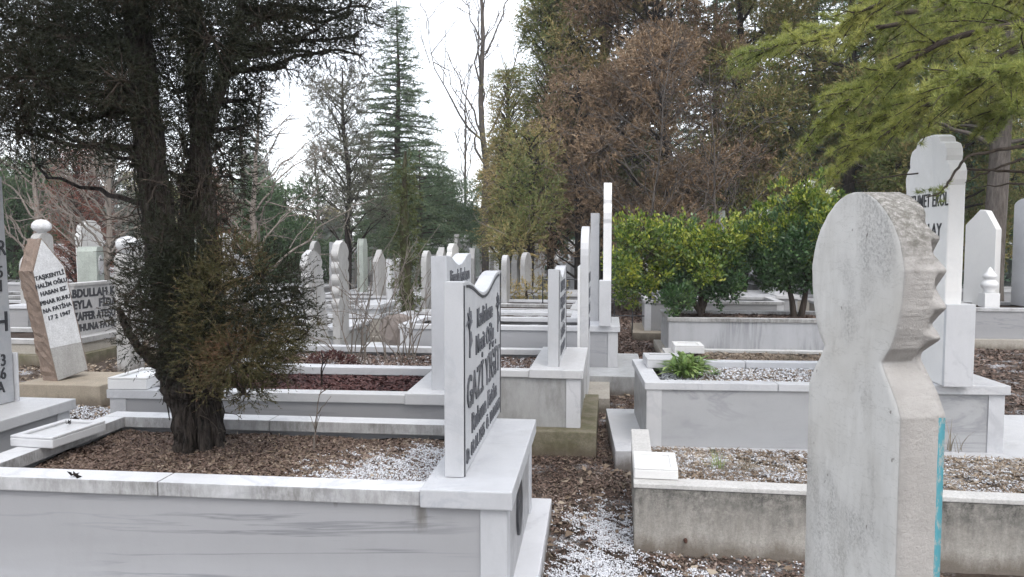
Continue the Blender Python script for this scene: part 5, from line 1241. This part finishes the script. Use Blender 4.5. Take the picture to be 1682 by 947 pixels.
# rows: explicit columns of graves with gaps left for the paths
y = 10.0; first = True
cols_l = [-2.9, -5.9, -8.9, -11.9, -15.2, -18.2]; cols_r = [.9, 3.9, 6.9, 10.2]
row = 0
busy = [(1.6, 5.0, 10.0, 12.0), (4.6, 9.6, 11.9, 13.9)]
while y < 27:
    for cx in cols_l + cols_r:
        x = cx + hr.uniform(-.08, .08)
        if not visible(x + 1.2, y): continue
        if cx > 0 and y < 14: continue
        if cx < -7 and y < 10.8: continue
        if hr.random() < .12: continue
        tpl = temps[hr.randrange(4)]; c = copy_tree(tpl); c.location = (x, y, 0); c.scale = (1, 1, hr.uniform(.75, 1.08))
        if hr.random() < .75 and not (cx == -2.9 and y < 17):
            right = cx < 0
            headstone_copy(hr.choice(kinds), x + (2.15 if right else 2.2), y + .55, hr.uniform(.85, 1.25), hr.uniform(-.05, .05) + (0 if right else 0), hr.uniform(-.03, .03))
    y += hr.uniform(1.45, 1.75); row += 1
for t_ in temps[1:]: pass
# loose distant headstones
n = 0
while n < 120:
    y = hr.uniform(24, 50); x = hr.uniform(-.8 * y, .42 * y)
    if not visible(x, y, 0): continue
    k = hr.choice(kinds); headstone_copy(k, x, y, hr.uniform(.8, 1.35), hr.uniform(-.9, .3), hr.uniform(-.06, .06)); n += 1
while n < 190:
    y = hr.uniform(20, 42); q_ = hr.uniform(560, 1000); x = (q_ - 1000) / 1270 * y; headstone_copy(hr.choice(kinds), x, y, hr.uniform(.7, 1.1), hr.uniform(-.9, .3), hr.uniform(-.05, .05)); n += 1
# a few taller ones where the photograph shows them, above the GAZI stone
for px, py, y, k in ((688, 380, 19, 'green'), (717, 388, 21, 'lobed'), (742, 390, 23, 'pointed'), (758, 392, 22, 'arched'), (772, 396, 20, 'flat'), (600, 398, 16, 'green'), (627, 408, 15, 'pointed'), (830, 400, 24, 'arched'), (845, 405, 21, 'pointed'),
                    (880, 402, 24, 'arched'), (862, 408, 27, 'lobed'), (700, 395, 26, 'arched'), (650, 400, 28, 'pointed'), (1285, 462, 15, 'flat'), (1190, 355, 17, 'green'), (835, 408, 14, 'arched'), (852, 412, 16, 'pointed'), (868, 404, 15, 'arched'), (884, 410, 18, 'lobed'), (705, 400, 13.5, 'arched'), (730, 404, 15, 'pointed'),
                    (748, 398, 16, 'lobed'), (780, 406, 18, 'pointed')):
    v = ony(px, py, y); o_ = headstone_copy(k, v[0], y, v[2] / (1.5 if k != 'lobed' else 1.65), hr.uniform(-.6, .1))
    if o_: o_.scale.y = .62 if y < 20 else 1
# iron fence glimpsed behind the edge-on headstones
fc = empty('iron_fence', (-1.1, 12.9, 0), 0, 'thin dark iron fence behind the edge-on headstones', 'fence')
for i in range(7):
    T = Tubes(); T.add([(i * .3, 0, 0), (i * .3, 0, 1.0)], [.012, .012], 6); link('bar', T.mesh('bar', 'black'), fc)
T = Tubes(); T.add([(0, 0, .95), (1.8, 0, .95)], [.012, .012], 6); link('rail', T.mesh('rail', 'black'), fc)
T = Tubes(); T.add([(0, 0, .35), (1.8, 0, .35)], [.012, .012], 6); link('rail', T.mesh('rail', 'black'), fc)
# clipped dark shrub on a grave behind the second row
c_ = ony(865, 480, 14.5); clump_tree('low_shrub', 'low brownish clipped hedge shrub on a grave right of the GAZİ YİĞİT stone', (c_[0], 14.5, .1), .7, [(-.4, 0, .45, .35, .3, .25), (.1, 0, .5, .35, .3, .28), (.5, 0, .45, .3, .3, .25)], 'thuja', 95, .04, 110, 12, .12, .05, .016, .8, .4, cat='shrub')

# ================================================================== LITTER, HAIL, GRAVEL
def gm(items, base=0.0, nz_=.35, sharp=False):
    def f(x, y):
        v = np.full(x.shape, base)
        for cx, cy2, rx, ry, a in items: v = v + a * np.exp(-((x - cx) / rx) ** 2 - ((y - cy2) / ry) ** 2)
        w_ = v * (1 + nz_ * 2 * wavy(x, y, 3.1, 4) + .3 * wavy(x, y, 11, 2))
        if sharp: w_ = (w_ + .28 * wavy(x, y, 19, 7) * (v > .05) + .2 * wavy(x, y, 41, 3) * (v > .05) - .22) * 2.6
        return np.clip(w_, 0, 1)
    return f
path_f = gm([], .9)
def soilA_(x, y): return .505 + .012 * wavy(x + 2.82, y - 2.93, 3, 2)
litter('leaf_litter', 'brown dead leaves covering the path between the graves', 105000, (-.78, 1.6), (2.6, 9.5), gz, 'leaf_brown', .024, 1, gm([(.0, 3.6, .35, .8, -.35), (.6, 6, .5, 1.2, -.2)], 1.0), aspect=.5)
litter('leaf_litter', 'larger curled brown leaves lying loose on the path', 1800, (-.35, 1.6), (2.6, 9.5), gz, 'leaf_grey', .05, 21, gm([], .8), thick=.03)
litter('straw', 'pale straw and needles lying on the path', 9000, (-.5, 1.6), (2.6, 8.0), gz, 'dry_grass', .04, 22, gm([], .7), aspect=.08, thick=.025)
litter('straw', 'pale straw and fallen needles on the soil of the juniper grave', 7000, (-2.72, -.80), (3.02, 4.02), soilA_, 'leaf_grey', .04, 23, gm([], .8), aspect=.08, thick=.025)
litter('leaf_litter', 'brown dead leaves farther along the path', 30000, (-.3, 1.6), (9.5, 20), gz, 'leaf_brown', .05, 2, path_f)
litter('leaf_litter', 'dead leaves on the bare ground right of the lobed headstone', 26000, (2.9, 9.0), (5.5, 12.2), gz, 'leaf_brown', .05, 3, path_f)
litter('leaf_litter', 'dead leaves scattered on the ground among the left graves', 26000, (-9, -3.0), (5.0, 12), gz, 'leaf_grey', .045, 4, gm([], .6))
grains('hail_patch', 'white half melted hail strewn over the path', 170000, (-.4, 1.3), (2.6, 6.2), lambda x, y: gz(x, y) + .008, 'hail', .0042, 5, gm([(-.05, 3.55, .22, .6, .75), (.15, 2.95, .5, .3, .5), (.0, 4.3, .18, .3, .4), (.5, 3.55, .4, .2, .45)], .04, .3, True))
grains('hail_patch', 'white hail on the ground behind the white basin at far left', 20000, (-5.2, -3.4), (4.6, 6.8), gz, 'hail', .006, 6, gm([], .5))
def onA(z): return lambda x, y: z + 0 * x
def soilA(x, y): return .505 + .012 * wavy(x + 2.82, y - 2.93, 3, 2)
litter('leaf_litter', 'fine brown dead leaf litter on the soil of the juniper grave', 70000, (-2.72, -.80), (3.02, 4.02), soilA, 'leaf_brown', .017, 7, gm([(-1.25, 3.15, .45, .16, -.45)], .95), thick=.02)
litter('leaf_litter', 'greyish dead leaf bits on the soil of the juniper grave', 16000, (-2.2, -.80), (3.02, 4.02), soilA, 'leaf_grey', .018, 8, gm([(-1.1, 3.3, .6, .4, .4)], .4), thick=.022)
grains('hail_patch', 'white hail on the soil beside the GAZİ YİĞİT headstone', 70000, (-1.95, -.80), (3.02, 4.0), lambda x, y: soilA(x, y) + .010, 'hail', .0034, 9, gm([(-.98, 3.42, .30, .26, .75), (-1.4, 3.09, .32, .10, .7), (-1.0, 3.12, .25, .12, .65), (-.9, 3.75, .15, .15, .5)], .03, .3, True))
litter('leaf_litter', 'deep red dead leaves filling the second grave', 26000, (-3.02, -1.2), (4.62, 5.5), onA(.565), 'leaf_red', .032, 10, None, thick=.03)
litter('leaf_litter', 'brown dead leaves and straw in the third grave', 20000, (-2.9, -.6), (5.85, 6.85), onA(.525), 'leaf_brown', .03, 11, gm([], .7), thick=.03)
grains('gravel', 'white gravel in the third grave', 9000, (-2.9, -.6), (5.85, 6.85), onA(.53), 'hail', .009, 12, gm([(-.9, 6.3, .6, .5, .7)], .3), 'gravel')
litter('leaf_litter', 'brown straw and leaves on the concrete grave', 26000, (.26, 3.4), (4.04, 5.05), lambda x, y: .30 - .06 * (y - 3.92), 'leaf_grey', .036, 13, gm([], 1.0), aspect=.2, thick=.025)
grains('gravel', 'white gravel and hail on the concrete grave', 60000, (.26, 3.4), (4.04, 5.05), lambda x, y: .304 - .06 * (y - 3.92), 'hail', .005, 14, gm([(1.0, 4.55, .3, .4, .35), (.55, 4.75, .15, .2, .2), (2.0, 4.4, .3, .3, .3)], .20, .4, True), 'gravel')
litter('leaf_litter', 'grey leaf bits on the gravelled grave', 14000, (.55, 2.2), (5.65, 6.45), onA(.535), 'leaf_grey', .03, 15, gm([], .6), aspect=.35, thick=.02)
grains('gravel', 'white marble gravel on the gravelled grave', 15000, (.42, 2.2), (5.62, 6.5), onA(.538), 'hail', .008, 16, gm([], .42, .4), 'gravel')
litter('leaf_litter', 'dry weeds and leaves on the low pale concrete grave', 8000, (.75, 3.0), (7.65, 8.3), onA(.395), 'leaf_grey', .04, 17, gm([], .8), aspect=.3, thick=.03)
litter('leaf_litter', 'dark leaf litter under the two evergreen shrubs', 8000, (.95, 3.4), (10.5, 11.5), onA(.515), 'leaf_brown', .05, 18, None)
# a few curled leaves on stone
rng = np.random.default_rng(3)
for label, px, py, z in (('curled black leaf on the near rim of the juniper grave', 122, 783, .602), ('small dark leaf in the left white basin', 112, 697, .65), ):
    a = onz(px, py, z); lv = Leaves(rng); lv.kites(rng.normal(size=(7, 3)) * .006 + [0, 0, .008], rng.normal(size=(7, 3)) * [1, 1, .6], .026, .014, .8); tag(link('curled_leaf', lv.mesh('curled_leaf', 'bark_dark'), None, (a[0], a[1], z)), label, 'leaf')

# ================================================================== HAZE
hz = NT('thin_winter_haze')
pv = hz.n('VolumePrincipled'); pv.inputs['Color'].default_value = (0.93, 0.95, 1.0, 1); pv.inputs['Density'].default_value = 0.0012; pv.inputs['Anisotropy'].default_value = 0.2
hz.l(pv.outputs[0], hz.out.inputs['Volume'])
hb_ = boxes('haze', [(-62, 45, -12, 78, -1.2, 16)], hz.m, None, 0); tag(hb_, None, None, None, 'stuff')
SC.cycles.volume_bounces = 1
